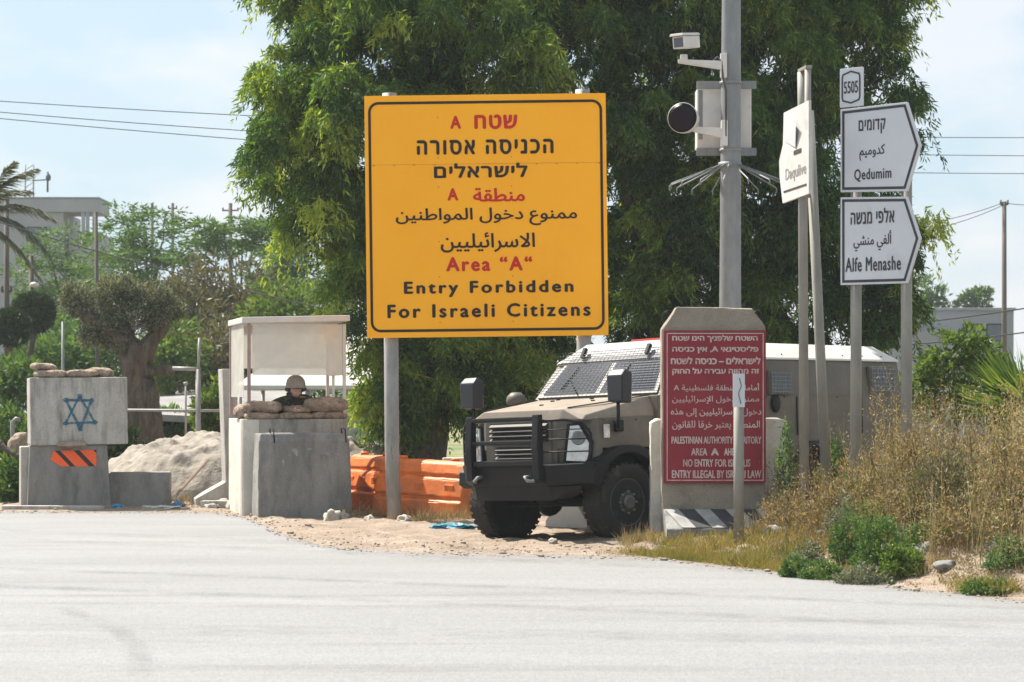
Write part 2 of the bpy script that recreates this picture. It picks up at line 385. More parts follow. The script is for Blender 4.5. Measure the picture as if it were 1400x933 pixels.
# ------------------------------------------------------------------ writing
AR = {}
def _ar(ch, code, four):
    AR[ch] = [chr(code + i) for i in range(4 if four else 2)]
for ch, code, four in [('آ', 0xFE81, 0), ('أ', 0xFE83, 0), ('ؤ', 0xFE85, 0), ('إ', 0xFE87, 0), ('ئ', 0xFE89, 1), ('ا', 0xFE8D, 0), ('ب', 0xFE8F, 1),
        ('ة', 0xFE93, 0), ('ت', 0xFE95, 1), ('ث', 0xFE99, 1), ('ج', 0xFE9D, 1), ('ح', 0xFEA1, 1), ('خ', 0xFEA5, 1), ('د', 0xFEA9, 0), ('ذ', 0xFEAB, 0),
        ('ر', 0xFEAD, 0), ('ز', 0xFEAF, 0), ('س', 0xFEB1, 1), ('ش', 0xFEB5, 1), ('ص', 0xFEB9, 1), ('ض', 0xFEBD, 1), ('ط', 0xFEC1, 1), ('ظ', 0xFEC5, 1),
        ('ع', 0xFEC9, 1), ('غ', 0xFECD, 1), ('ف', 0xFED1, 1), ('ق', 0xFED5, 1), ('ك', 0xFED9, 1), ('ل', 0xFEDD, 1), ('م', 0xFEE1, 1), ('ن', 0xFEE5, 1),
        ('ه', 0xFEE9, 1), ('و', 0xFEED, 0), ('ى', 0xFEEF, 0), ('ي', 0xFEF1, 1), ('\u0001', 0xFEF7, 0), ('\u0002', 0xFEF9, 0), ('\u0003', 0xFEFB, 0)]:
    _ar(ch, code, four)
def shape(s):
    s = s.replace('لأ', '\u0001').replace('لإ', '\u0002').replace('لا', '\u0003')
    out = []
    for i, c in enumerate(s):
        if c not in AR: out.append(c); continue
        prev = i > 0 and s[i - 1] in AR and len(AR[s[i - 1]]) == 4
        nxt = i + 1 < len(s) and s[i + 1] in AR and len(AR[c]) == 4
        out.append(AR[c][(3 if nxt else 1) if prev else (2 if nxt else 0)])
    return ''.join(out)
def rtl(s): return shape(s)[::-1]
def lettering(body, x0, x1, z0, z1, m, parent, y=-0.004, bold=0.02, space=1.0):
    """one painted line, its ink filling x0..x1, z0..z1 of the board's face (front is -y)"""
    c = bpy.data.curves.new('lettering', 'FONT'); c.body = body; c.size = 1.0; c.space_character = space; c.resolution_u = 3; c.fill_mode = 'NONE'
    o = bpy.data.objects.new('lettering', c); COL.objects.link(o)
    bpy.context.view_layer.update()
    me = bpy.data.meshes.new_from_object(o.evaluated_get(bpy.context.evaluated_depsgraph_get()))
    bpy.data.objects.remove(o); bpy.data.curves.remove(c)
    co = [v.co.to_2d() for v in me.vertices]; nx_ = {}
    for e in me.edges:
        a_, b_ = e.vertices; nx_.setdefault(a_, []).append(b_); nx_.setdefault(b_, []).append(a_)
    bpy.data.meshes.remove(me)
    loops, seen = [], set()
    for i in sorted(nx_):
        if i in seen: continue
        lp = [i]; seen.add(i); cur = i
        while True:
            nn_ = [k for k in nx_[cur] if k not in seen]
            if not nn_: break
            cur = i + len(lp) if (i + len(lp)) in nn_ else nn_[0]
            lp.append(cur); seen.add(cur)
        if len(lp) > 2: loops.append(lp)
    used = [i for l in loops for i in l]; ren = {i: k for k, i in enumerate(used)}
    seg = np.array([(*co[l[k - 1]], *co[l[k]]) for l in loops for k in range(len(l))])
    vo, eo, fo, _, _, _ = delaunay_2d_cdt([co[i] for i in used], [(ren[l[k - 1]], ren[l[k]]) for l in loops for k in range(len(l))], [], 0, 1e-6)
    def winding(f):
        p = sum((vo[i] for i in f), Vector((0, 0))) / len(f)
        up_ = (seg[:, 1] <= p.y) & (seg[:, 3] > p.y); dn = (seg[:, 1] > p.y) & (seg[:, 3] <= p.y)
        side = (seg[:, 2] - seg[:, 0]) * (p.y - seg[:, 1]) - (p.x - seg[:, 0]) * (seg[:, 3] - seg[:, 1])
        return int((up_ & (side > 0)).sum()) - int((dn & (side < 0)).sum())
    fs = [f for f in fo if winding(f) != 0]      # letters that run into each other merge into one ink shape
    ks = sorted({i for f in fs for i in f}); ren = {i: k for k, i in enumerate(ks)}; vo = [vo[i] for i in ks]; fs = [[ren[i] for i in f] for f in fs]
    xs = [v.x for v in vo]; ys = [v.y for v in vo]
    ax, bx, ay, by = min(xs), max(xs), min(ys), max(ys)
    dx = bold * .85 * ((x1 - x0) / (bx - ax) + (z1 - z0) / (by - ay)) / 2; dz = bold * .6 * (z1 - z0) / (by - ay)
    kx = (x1 - x0 - 2 * dx) / (bx - ax); kz = (z1 - z0 - 2 * dz) / (by - ay)
    bm = bmesh.new()
    for j, (ox, oz) in enumerate(((0, 0), (dx, 0), (-dx, 0), (0, dz), (0, -dz)) if bold > .004 else ((0, 0),)):     # a heavier stroke: the same letters struck again beside themselves
        nv = [bm.verts.new((x0 + dx + ox + (v.x - ax) * kx, y - .0001 * j, z0 + dz + oz + (v.y - ay) * kz)) for v in vo]
        for f in fs: bm.faces.new([nv[i] for i in f])
    me = bpy.data.meshes.new('lettering'); bm.to_mesh(me); bm.free()
    return link('lettering', me, m, parent)
def rrect(x0, x1, z0, z1, r, n=6):
    p = []
    for cx, cz, a in ((x1 - r, z1 - r, 0), (x0 + r, z1 - r, 90), (x0 + r, z0 + r, 180), (x1 - r, z0 + r, 270)):
        for i in range(n + 1): t = R(a + 90 * i / n); p.append((cx + r * math.cos(t), cz + r * math.sin(t)))
    return p
def ringface(bm, outer, inner, y, mi=0):
    a = [bm.verts.new((p[0], y, p[1])) for p in outer]; b = [bm.verts.new((p[0], y, p[1])) for p in inner]
    n = len(a)
    for i in range(n): bm.faces.new((a[i], a[(i + 1) % n], b[(i + 1) % n], b[i])).material_index = mi
def inset_poly(p, d):
    n = len(p); out = []
    for i in range(n):
        a, b, c = Vector(p[i - 1]), Vector(p[i]), Vector(p[(i + 1) % n])
        e1, e2 = (b - a).normalized(), (c - b).normalized()
        n1, n2 = Vector((-e1.y, e1.x)), Vector((-e2.y, e2.x))
        mm = (n1 + n2).normalized(); out.append(tuple(b + mm * d / max(mm.dot(n1), 0.3)))
    return out

# ------------------------------------------------------------------ ground and road
EX = [-400, -60, -12, -7.45, -4.36, -3.75, -3.2, -2.7, -2.1, -1.09, 0, 1.37, 2.15, 3.23, 4.17, 6, 9, 15, 40, 400]
EY = [60, 36, 32.6, 31.95, 31.9, 30.6, 28.4, 26.2, 24.5, 23.5, 23.2, 22.8, 21.5, 19.4, 17.9, 15, 11, 5, -12, -200]
def edge(x): return np.interp(x, EX, EY)
def sst(a, b, x):
    t = np.clip((np.asarray(x, float) - a) / (b - a), 0, 1); return t * t * (3 - 2 * t)
def G(x, y):
    x = np.asarray(x, float); y = np.asarray(y, float)
    d = y - edge(x)
    z = -0.05 * np.exp(-((x + .15) / .8) ** 2 - ((y - 26.2) / .7) ** 2) - 0.03 + sst(-0.15, 0.35, d) * 0.045
    z = z + sst(0.0, 2.6, d) * sst(1.4, 4.2, x) * 0.42 * (1 - sst(25.5, 29, y) * .8)
    z = z + sst(0.1, 1.4, d) * 0.10 * np.exp(-((x - 1.9) / 1.1) ** 2 - ((y - 24.6) / 1.2) ** 2)
    z = z + sst(0.1, 1.2, d) * (0.018 * np.sin(x * 5.1 + y * 2.3) + 0.014 * np.sin(x * 9.7 - y * 7.1) + 0.01 * np.sin(x * 17 + y * 13)) * (1 - sst(60, 90, y))
    z = z - sst(40, 54, y) * 1.3 + sst(130, 420, y) * 3.0
    return z
def gz(x, y): return float(G(x, y))
def axis_pts(lo, a, b, hi, step, n):
    inner = np.arange(a, b + step / 2, step)
    left = a - (np.geomspace(1, 1 + (a - lo), n) - 1)[1:][::-1]; right = b + (np.geomspace(1, 1 + (hi - b), n) - 1)[1:]
    return np.concatenate([left, inner, right])
xs = axis_pts(-900, -9, 9, 900, 0.14, 26); ys = axis_pts(-200, 16, 42, 1600, 0.14, 30)
XX, YY = np.meshgrid(xs, ys); ZZ = G(XX, YY)
nx, ny = len(xs), len(ys)
me = bpy.data.meshes.new('ground')
V = np.stack([XX, YY, ZZ], -1).reshape(-1, 3)
me.vertices.add(nx * ny); me.vertices.foreach_set('co', V.reshape(-1).astype(np.float32))
ii, jj = np.meshgrid(np.arange(nx - 1), np.arange(ny - 1))
q = (jj * nx + ii).reshape(-1)
F = np.stack([q, q + 1, q + nx + 1, q + nx], -1)
me.loops.add(F.size); me.loops.foreach_set('vertex_index', F.reshape(-1).astype(np.int32))
me.polygons.add(len(F)); me.polygons.foreach_set('loop_start', np.arange(0, F.size, 4, dtype=np.int32))
me.polygons.foreach_set('use_smooth', np.ones(len(F), bool))
me.update(calc_edges=True)
def ground_mat():
    m = mat('roadside_dirt', (0.30, 0.232, 0.175), (0.20, 0.15, 0.11), 1.6, 0.97, bump=0.9, bscale=22, fine=0.35, c3=(0.36, 0.30, 0.245), s3=2.2, t3=(0.5, 0.72), bdist=0.03)
    n, l = m.node_tree.nodes, m.node_tree.links
    b = n['Principled BSDF']; src = b.inputs['Base Color'].links[0].from_socket
    t = n.new('ShaderNodeTexCoord'); sp = n.new('ShaderNodeSeparateXYZ'); l.new(t.outputs['Object'], sp.inputs[0])
    mr = n.new('ShaderNodeMapRange'); mr.inputs[1].default_value = 38; mr.inputs[2].default_value = 50; l.new(sp.outputs['Y'], mr.inputs[0])
    z = n.new('ShaderNodeTexNoise'); z.inputs['Scale'].default_value = 0.35; z.inputs['Detail'].default_value = 8; l.new(t.outputs['Object'], z.inputs['Vector'])
    r = n.new('ShaderNodeValToRGB'); r.color_ramp.elements[0].position, r.color_ramp.elements[0].color = 0.38, (0.075, 0.12, 0.03, 1)
    r.color_ramp.elements[1].position, r.color_ramp.elements[1].color = 0.62, (0.24, 0.195, 0.10, 1)
    l.new(z.outputs['Fac'], r.inputs['Fac'])
    x = n.new('ShaderNodeMixRGB'); l.new(mr.outputs[0], x.inputs['Fac']); l.new(src, x.inputs['Color1']); l.new(r.outputs['Color'], x.inputs['Color2'])
    l.new(x.outputs['Color'], b.inputs['Base Color'])
    return m
link('ground', me, ground_mat())['kind'] = 'structure'

def road_mat():
    m = mat('worn_asphalt', (0.252, 0.252, 0.252), (0.212, 0.212, 0.212), 0.8, 0.8, bump=0.7, bscale=70, fine=0.34, c3=(0.15, 0.147, 0.143), s3=1.1, t3=(0.54, 0.80), bdist=0.008, stretch=(0.22, 1.1, 1), st3=(0.16, 1.0, 1), spec=0.35)
    n, l = m.node_tree.nodes, m.node_tree.links; b = n['Principled BSDF']; src = b.inputs['Base Color'].links[0].from_socket
    t = n.new('ShaderNodeTexCoord')
    for sc_, lo_, hi_ in ((16, .93, 1.04), (45, .86, 1.08)):
        z = n.new('ShaderNodeTexNoise'); z.inputs['Scale'].default_value = sc_; z.inputs['Detail'].default_value = 3; z.inputs['Roughness'].default_value = .8; l.new(t.outputs['Object'], z.inputs['Vector'])
        r = n.new('ShaderNodeMapRange'); r.inputs[1].default_value = .36; r.inputs[2].default_value = .62; r.inputs[3].default_value = lo_; r.inputs[4].default_value = hi_; l.new(z.outputs['Fac'], r.inputs[0])
        x = n.new('ShaderNodeMixRGB'); x.blend_type = 'MULTIPLY'; x.inputs['Fac'].default_value = 1; l.new(src, x.inputs['Color1']); l.new(r.outputs[0], x.inputs['Color2']); src = x.outputs['Color']
    l.new(src, b.inputs['Base Color'])
    return m
rx = np.concatenate([np.linspace(-400, -13, 30), np.arange(-12.6, 12.6, 0.06), np.linspace(13, 120, 30)])
bm = BM()
top = [];
for x in rx:
    e = float(edge(x)); wob = 0.07 * noise.noise(Vector((x * 1.1, 0, 0))) + 0.05 * noise.noise(Vector((x * 4.0, 5, 0))) + 0.03 * noise.noise(Vector((x * 13, 9, 0)))
    top.append(bm.verts.new((x, e + wob, 0.006)))
prev = None
lowy = -60.0
low = [bm.verts.new((x, min(lowy, float(edge(x)) - 1), 0.006)) for x in rx]
for i in range(len(rx) - 1): bm.faces.new((low[i], low[i + 1], top[i + 1], top[i]))
obj('road', bm, road_mat())['kind'] = 'structure'

def film(name, col, lo, hi, sc):
    m = bpy.data.materials.new(name); m.use_nodes = True; n, l = m.node_tree.nodes, m.node_tree.links; b = n['Principled BSDF']
    b.inputs['Base Color'].default_value = (*col, 1); b.inputs['Roughness'].default_value = .95; b.inputs['Specular IOR Level'].default_value = .1
    t = n.new('ShaderNodeTexCoord'); z = n.new('ShaderNodeTexNoise'); z.inputs['Scale'].default_value = sc; z.inputs['Detail'].default_value = 8; z.inputs['Roughness'].default_value = .75; l.new(t.outputs['Object'], z.inputs['Vector'])
    r = n.new('ShaderNodeMapRange'); r.inputs[1].default_value = .42; r.inputs[2].default_value = .68; r.inputs[3].default_value = lo; r.inputs[4].default_value = hi; l.new(z.outputs['Fac'], r.inputs[0])
    a = n.new('ShaderNodeAttribute'); a.attribute_name = 'fade'; k = n.new('ShaderNodeMath'); k.operation = 'MULTIPLY'; l.new(r.outputs[0], k.inputs[0]); l.new(a.outputs['Fac'], k.inputs[1]); l.new(k.outputs[0], b.inputs['Alpha'])
    return m
def ribbon(name, left, right, fades, m):
    """rows of points from one side to the other; fades: opacity per point across"""
    V, F, A = [], [], []; n = len(fades)
    for a_, b_ in zip(left, right):
        for j in range(n): t = j / (n - 1); V.append(tuple(a_[c] + (b_[c] - a_[c]) * t for c in range(3))); A.append(fades[j])
    for i in range(len(left) - 1):
        for j in range(n - 1): F.append((i * n + j, i * n + j + 1, (i + 1) * n + j + 1, (i + 1) * n + j))
    me = bpy.data.meshes.new(name); me.from_pydata(V, [], F); at = me.attributes.new('fade', 'FLOAT', 'POINT'); at.data.foreach_set('value', A)
    o = link(name, me, m); o['kind'] = 'structure'; return o
xs_ = np.arange(-9, 9, .08)
ribbon('road_dust', [(x, float(edge(x)) + .05, .0105) for x in xs_], [(x + .3, float(edge(x)) - 1.5, .0105) for x in xs_], [.95, .6, .3, .12, 0], film('road_dust', (.31, .255, .205), .05, 1.0, 5.5))
SM = film('tyre_scuff', (.06, .06, .06), .02, .36, 2.2)
for k, (c0, c1, c2, w_) in enumerate([((-9, 22.5), (-2, 20.5), (9, 14.5), .34), ((-9, 20.6), (-2, 18.8), (9, 12.8), .34), ((-12, 28.5), (-3, 24.6), (8, 17.0), .3), ((-12, 30.0), (-4, 26.5), (8, 18.2), .3), ((-3.5, 17), (-2.6, 15.6), (-2.2, 13.0), .2), ((-9, 16.2), (0, 15.5), (9, 13.6), .4)]):
    L_, R_ = [], []
    for t in np.linspace(0, 1, 60):
        p = (np.array(c0) * (1 - t) ** 2 + np.array(c1) * 2 * t * (1 - t) + np.array(c2) * t * t); d = np.array(c1) * (2 - 4 * t) + np.array(c0) * (2 * t - 2) + np.array(c2) * 2 * t; d = d / np.linalg.norm(d); q_ = np.array([-d[1], d[0]]) * w_ / 2
        L_.append((p[0] + q_[0], p[1] + q_[1], .015 + .0042 * k)); R_.append((p[0] - q_[0], p[1] - q_[1], .015 + .0042 * k))
    ribbon('tyre_scuff_on_road', L_, R_, [0, .5, .6, .5, 0], SM)
# loose stones along the shoulder
def scatter_stones():
    n = 3200
    x = rng.uniform(-8, 8, n); d = np.abs(rng.normal(0, 1.0, n)) * 1.4 - 0.5
    y = edge(x) + d
    Vs, Fs = [], []
    bmx = BM()
    t = bmesh.new(); bmesh.ops.create_icosphere(t, subdivisions=1, radius=1)
    base = [v.co.copy() for v in t.verts]; faces = [[v.index for v in f.verts] for f in t.faces]; t.free()
    for i in range(n):
        s = 0.005 + 0.012 * rng.random() ** 3 + (0.022 if rng.random() < 0.012 else 0)
        z = max(gz(x[i], y[i]), 0.006 if d[i] < 0.05 else -1)
        vs = []
        for c in base:
            k = 1 + 0.5 * (rng.random() - .5)
            vs.append(bmx.verts.new((x[i] + c.x * s * k * 1.3, y[i] + c.y * s * k * 1.2, z + s * 0.3 + c.z * s * k * .8)))
        for f in faces: bmx.faces.new([vs[k] for k in f])
    return obj('gravel', bmx, mat('dusty_chippings', (0.33, 0.28, 0.23), (0.22, 0.18, 0.14), 6, .95))
tag(scatter_stones(), 'loose pale stones scattered along the dusty road shoulder', 'gravel', kind='stuff')

# ------------------------------------------------------------------ concrete guard post
TH = R(15)
def sandbag_bm(l, w, h, seed):
    bm = BM(); nu, nv = 30, 30
    rings = []
    for j in range(nv + 1):
        t = -1 + 2 * j / nv; e = max(0.0, 1 - abs(t) ** 4.0) ** 0.5
        e = 0.30 + 0.70 * e if abs(t) < 0.999 else 0.22
        ring = []
        for i in range(nu):
            a = 2 * PI * i / nu; ca, sa = math.cos(a), math.sin(a)
            y = w / 2 * math.copysign(abs(ca) ** 0.75, ca) * e; z = h / 2 * math.copysign(abs(sa) ** 0.8, sa) * e
            p = Vector((t * l / 2, y, z)); k = 1 + 0.26 * noise.noise(p * 7 + Vector((seed * 5.3, 0, 0))) + 0.12 * noise.noise(p * 20 + Vector((seed, 2, 0))) - 0.10 * abs(noise.noise(Vector((p.x * 9, p.y * 26, p.z * 26 + seed)))) - .06 * max(0, 1 - abs(t * 9 - 7.6)) - .06 * max(0, 1 - abs(t * 9 + 7.6))
            ring.append(bm.verts.new((p.x * (1 + 0.03 * noise.noise(Vector((y * 9, z * 9, seed)))), p.y * k, p.z * k + h / 2 - 0.03 * (t * t) * h)))
        rings.append(ring)
    for j in range(nv):
        for i in range(nu):
            bm.faces.new((rings[j][i], rings[j][(i + 1) % nu], rings[j + 1][(i + 1) % nu], rings[j + 1][i])).smooth = True
    for r_ in (rings[0], rings[-1]): bm.faces.new(r_)
    return bm
def sandbag(loc, rotz, l, w, h, seed, label, group, tilt=0.0):
    o = obj('sandbag', sandbag_bm(l, w, h, seed), BURLAP)
    o.location = loc; o.rotation_euler = (0, tilt, rotz)
    return tag(o, label, 'sandbag', group)

bc = W(404, 705, 31.0)                       # middle of the booth's front foot
booth = thing('guard_booth', 'white roofed guard booth of concrete with dusty clear screens and sandbags on its ledge', 'guard booth', (bc.x, bc.y, -0.03), TH)
bw, bd, bh, wt = 1.50, 1.45, 1.39, 0.20
bm = BM(); box(bm, (0, wt / 2, bh / 2), (bw, wt, bh), bev=0.015); obj('wall', bm, CONC, booth)
bm = BM(); box(bm, (-bw / 2 + wt / 2, wt + (bd - wt) / 2 + .002, bh / 2), (wt, bd - wt, bh), bev=0.015); obj('wall', bm, CONCW, booth)
bm = BM(); box(bm, (bw / 2 - wt / 2, wt + (bd - wt) / 2 + .002, bh / 2), (wt, bd - wt, bh), bev=0.015); obj('wall', bm, CONC, booth)
bm = BM(); box(bm, (0, wt + .7, 0.17), (bw - 2 * wt - .01, 1.2, 0.30), bev=0.01); obj('floor_slab', bm, CONCD, booth)
bm = BM(); box(bm, (-bw / 2 + 0.12, -0.006, bh / 2), (0.225, 0.014, bh - .02), bev=0.004); obj('corner_panel', bm, CONCW, booth)
rz0 = 2.80
bm = BM(); box(bm, (0.01, bd / 2, rz0), (bw + 0.04, bd + 0.04, 0.085), Matrix.Rotation(R(-1.6), 4, 'Y'), bev=0.012); obj('roof', bm, WHITEP, booth)
PINKP = mat('faded_red_post', (0.36, 0.25, 0.235), (0.28, 0.18, 0.17), 5, 0.6)
for x, y, m_ in ((-bw / 2 + .10, .06, PINKP), (bw / 2 - .04, .06, WHITEP), (-bw / 2 + .03, bd - .05, PINKP), (bw / 2 - .04, bd - .05, WHITEP)):
    bm = BM(); box(bm, (x, y, (bh + rz0 - .06) / 2 + .02), (0.045, 0.045, rz0 - bh - .10), bev=0.004); obj('post', bm, m_, booth)
bm = BM(); box(bm, (bw / 2 - .19, .10, (bh + 2.05) / 2), (0.035, 0.035, .64), bev=0.004); obj('post', bm, WHITEP, booth)
pz0, pz1 = 2.01, 2.735
bm = BM(); box(bm, (0.04, 0.055, (pz0 + pz1) / 2), (bw - .22, 0.012, pz1 - pz0), bev=0.002); obj('front_screen', bm, PANE, booth)
bm = BM(); box(bm, (-bw / 2 + .03, bd / 2, (bh + pz1) / 2 + .15), (0.012, bd - .2, pz1 - bh - .32), bev=0.002); obj('side_screen', bm, PANE, booth)
bm = BM(); box(bm, (bw / 2 - .03, bd / 2, (pz0 + pz1) / 2), (0.012, bd - .2, pz1 - pz0), bev=0.002); obj('side_screen', bm, PANE, booth)
bm = BM(); box(bm, (0.07, bd - .06, (2.12 + pz1) / 2), (bw - .25, 0.012, pz1 - 2.12), bev=0.002); obj('rear_screen', bm, PANE, booth)
bpy.context.view_layer.update()
BMW = booth.matrix_basis.copy()
def onb(x, y, z): return BMW @ Vector((x, y, z))
GB = 'sandbags along the booth ledge'
for (x, y, z, a, l, w, h, s, lab) in [
    (-.46, .12, bh - .01, .02, .50, .30, .115, 1, 'flat brown sandbag at the left end of the booth ledge, under another'),
    (.02, .11, bh - .01, -.02, .50, .30, .105, 2, 'brown sandbag in the middle of the bottom course on the booth ledge'),
    (.50, .12, bh - .01, .03, .52, .30, .125, 3, 'brown sandbag at the right end of the bottom course on the booth ledge'),
    (-.45, .12, bh + .09, -.05, .56, .32, .165, 4, 'plump brown sandbag left of the soldier, upper course of the booth ledge'),
    (.05, .15, bh + .08, .04, .42, .30, .11, 5, 'small brown sandbag right beside the rifle, upper course of the booth ledge'),
    (.45, .10, bh + .10, .03, .64, .34, .205, 6, 'largest sandbag, topmost on the right of the booth ledge'),
    (-.66, .45, bh + .0, PI / 2 + .1, .46, .28, .20, 7, 'pale sandbag lying over the left side wall of the booth')]:
    p = onb(x, y, z); sandbag(p, TH + a, l, w, h, s, lab, GB)

# the soldier behind the sandbags
def soldier():
    root = thing('person', 'person in a helmet and dark olive uniform aiming a rifle over the booth sandbags', 'person', onb(.09, .58, .115), TH - R(6)); root.scale = (1.06,) * 3
    # skeleton (local: faces -y)
    J = {'pelvis': ((0, .10, .90), .145), 'waist': ((0, .07, 1.06), .13), 'chest': ((0, 0, 1.29), .16), 'neck0': ((0, -.06, 1.45), .085), 'neck': ((0, -.10, 1.50), .06),
         'shl': ((.19, -.05, 1.43), .085), 'ell': ((.36, -.24, 1.29), .056), 'wrl': ((.06, -.48, 1.315), .036),
         'shr': ((-.19, -.05, 1.43), .085), 'elr': ((-.40, -.20, 1.30), .056), 'wrr': ((-.10, -.27, 1.34), .036),
         'hipl': ((.10, .10, .86), .10), 'knl': ((.11, .02, .46), .065), 'anl': ((.11, .10, .09), .045), 'tol': ((.12, -.10, .04), .04),
         'hipr': ((-.10, .10, .86), .10), 'knr': ((-.12, .04, .46), .065), 'anr': ((-.12, .14, .09), .045), 'tor': ((-.13, -.06, .04), .04)}
    E = [('pelvis', 'waist'), ('waist', 'chest'), ('chest', 'neck0'), ('neck0', 'neck'), ('chest', 'shl'), ('shl', 'ell'), ('ell', 'wrl'), ('chest', 'shr'), ('shr', 'elr'), ('elr', 'wrr'),
         ('pelvis', 'hipl'), ('hipl', 'knl'), ('knl', 'anl'), ('anl', 'tol'), ('pelvis', 'hipr'), ('hipr', 'knr'), ('knr', 'anr'), ('anr', 'tor')]
    def grow(names, edges, k, add, sub=2):
        me = bpy.data.meshes.new('t'); ids = {n: i for i, n in enumerate(names)}
        me.from_pydata([J[n][0] for n in names], [(ids[a], ids[b]) for a, b in edges], [])
        o = bpy.data.objects.new('t', me); COL.objects.link(o)
        md = o.modifiers.new('s', 'SKIN'); md.use_smooth_shade = True
        for i, n in enumerate(names):
            r = J[n][1] * k + add; me.skin_vertices[0].data[i].radius = (r, r)
        me.skin_vertices[0].data[ids['pelvis'] if 'pelvis' in ids else 0].use_root = True
        o.modifiers.new('u', 'SUBSURF').levels = sub
        bpy.context.view_layer.update()
        r = bpy.data.meshes.new_from_object(o.evaluated_get(bpy.context.evaluated_depsgraph_get()))
        bpy.data.objects.remove(o); return r
    body = grow(list(J), E, 1.0, 0.0)
    bm = BM(); bm.from_mesh(body)
    hc = Vector((.0, -.15, 1.60))
    ball(bm, hc, (.076, .096, .115), 3)
    ball(bm, hc + Vector((0, -.05, -.06)), (.052, .055, .055), 2)            # jaw
    tube(bm, [hc + Vector((0, -.088, .02)), hc + Vector((0, -.112, -.022)), hc + Vector((0, -.092, -.03))], [.009, .016, .009], 8)   # nose
    for s in (-1, 1):
        ball(bm, hc + Vector((s * .078, .0, -.01)), (.012, .024, .034), 2)     # ears
        ball(bm, hc + Vector((s * .030, -.078, .028)), (.026, .016, .009), 2)  # brow
    ball(bm, hc + Vector((0, -.098, -.056)), (.023, .012, .009), 2)          # lips
    # hands: palm, four fingers closed round the weapon, thumb
    for (w, fwd, side) in ((Vector(J['wrl'][0]), Vector((-.75, -.55, .1)), 1), (Vector(J['wrr'][0]), Vector((.55, -.8, .05)), -1)):
        fwd.normalize(); up = Vector((0, 0, 1)); lat = fwd.cross(up).normalized()
        pc = w + fwd * .05
        ball(bm, pc, (.040, .045, .022), 2, rot=fwd.to_track_quat('Y', 'Z').to_matrix().to_4x4())
        for f, (o_, L) in enumerate(((-.027, .062), (-.009, .072), (.009, .068), (.027, .052))):
            a = pc + fwd * .035 + up * o_; b = a + fwd * L * .55 + lat * side * .006; c_ = b + lat * side * L * .45 * -1 + fwd * .004
            tube(bm, [a, b, c_], [.010, .009, .0075], 8)
        a = pc + up * .028 - fwd * .01; tube(bm, [a, a + up * .022 + fwd * .02, a + up * .028 + fwd * .05], [.011, .010, .008], 8)
    me = bpy.data.meshes.new('body'); bm.to_mesh(me); bm.free()
    o = bpy.data.objects.new('t', me); COL.objects.link(o)
    md = o.modifiers.new('r', 'REMESH'); md.mode = 'VOXEL'; md.voxel_size = 0.0075; md.use_smooth_shade = True
    sm = o.modifiers.new('sm', 'SMOOTH'); sm.factor = .5; sm.iterations = 2
    bpy.context.view_layer.update()
    me2 = bpy.data.meshes.new_from_object(o.evaluated_get(bpy.context.evaluated_depsgraph_get())); me2.name = 'body'
    bpy.data.objects.remove(o)
    for p in me2.polygons: p.use_smooth = True
    link('body', me2, SKIN, root)
    jn = ['waist', 'pelvis', 'chest', 'neck0', 'shl', 'ell', 'wrl', 'shr', 'elr', 'wrr']
    jk = grow(jn, [e for e in E if e[0] in jn and e[1] in jn], 1.08, 0.014); jk.materials.clear(); link('jacket', jk, UNIFORM, root)
    tn = ['pelvis', 'hipl', 'knl', 'anl', 'hipr', 'knr', 'anr']
    tk = grow(tn, [e for e in E if e[0] in tn and e[1] in tn], 1.1, 0.016); tk.materials.clear(); link('trousers', tk, UNIFORM, root)
    for s in ('l', 'r'):
        bm = BM(); a, t_ = Vector(J['an' + s][0]), Vector(J['to' + s][0])
        tube(bm, [a + Vector((0, .01, .10)), a + Vector((0, .005, 0)), a.lerp(t_, .5) + Vector((0, 0, -.01)), t_ + Vector((0, -.02, .0))], [.062, .060, .055, .042], 12); obj('boot', bm, BLACKM, root)
    for s in (-1, 1):
        bm = BM(); ball(bm, hc + Vector((s * .030, -.086, .012)), (.011, .008, .006), 2); obj('eye', bm, BLACKM, root)
    # helmet with rim and chin strap
    bm = BM(); seg = 32
    prof = [(0.0, .150), (.05, .144), (.09, .122), (.118, .085), (.131, .04), (.136, .0), (.150, -.022), (.147, -.030), (.130, -.012), (.122, .03), (.09, .10), (0, .135)]
    lathe(bm, prof, 'Z', (0, 0, 0), seg)
    for v in bm.verts:
        v.co.x *= 1.0; v.co.y *= 1.12
        if v.co.z < 0.03: v.co.z -= 0.05 * max(0, min(1, (v.co.y + .05) / .15))
        v.co += hc + Vector((0, .008, .045))
    h = obj('helmet', bm, HELMET, root)
    bm = BM()
    for s in (-1, 1):
        tube(bm, [hc + Vector((s * .085, -.01, .03)), hc + Vector((s * .075, -.03, -.06)), hc + Vector((s * .03, -.075, -.115)), hc + Vector((0, -.08, -.12))], .008, 6)
    obj('chin_strap', bm, UNIFORM, h)
    bm = BM(); box(bm, (0, -.13, 1.22), (.30, .07, .26), bev=.025); box(bm, (-.08, -.185, 1.18), (.09, .05, .14), bev=.015); box(bm, (.08, -.185, 1.18), (.09, .05, .14), bev=.015)
    obj('vest', bm, UNIFORM, root)
    # rifle
    bpy.context.view_layer.update()
    M = root.matrix_basis
    rf = thing('rifle', 'black rifle with an optic pointed over the sandbags by the helmeted person', 'rifle', M @ Vector((-.10, -.44, 1.455)), TH - R(6) - R(8))
    bm = BM(); box(bm, (0, .0, 0), (.045, .24, .075), bev=.008); box(bm, (0, .0, -.025), (.05, .12, .05), bev=.006); obj('receiver', bm, GUNM, rf)
    bm = BM(); box(bm, (0, -.22, .0), (.058, .22, .062), bev=.012); obj('handguard', bm, GUNM, rf)
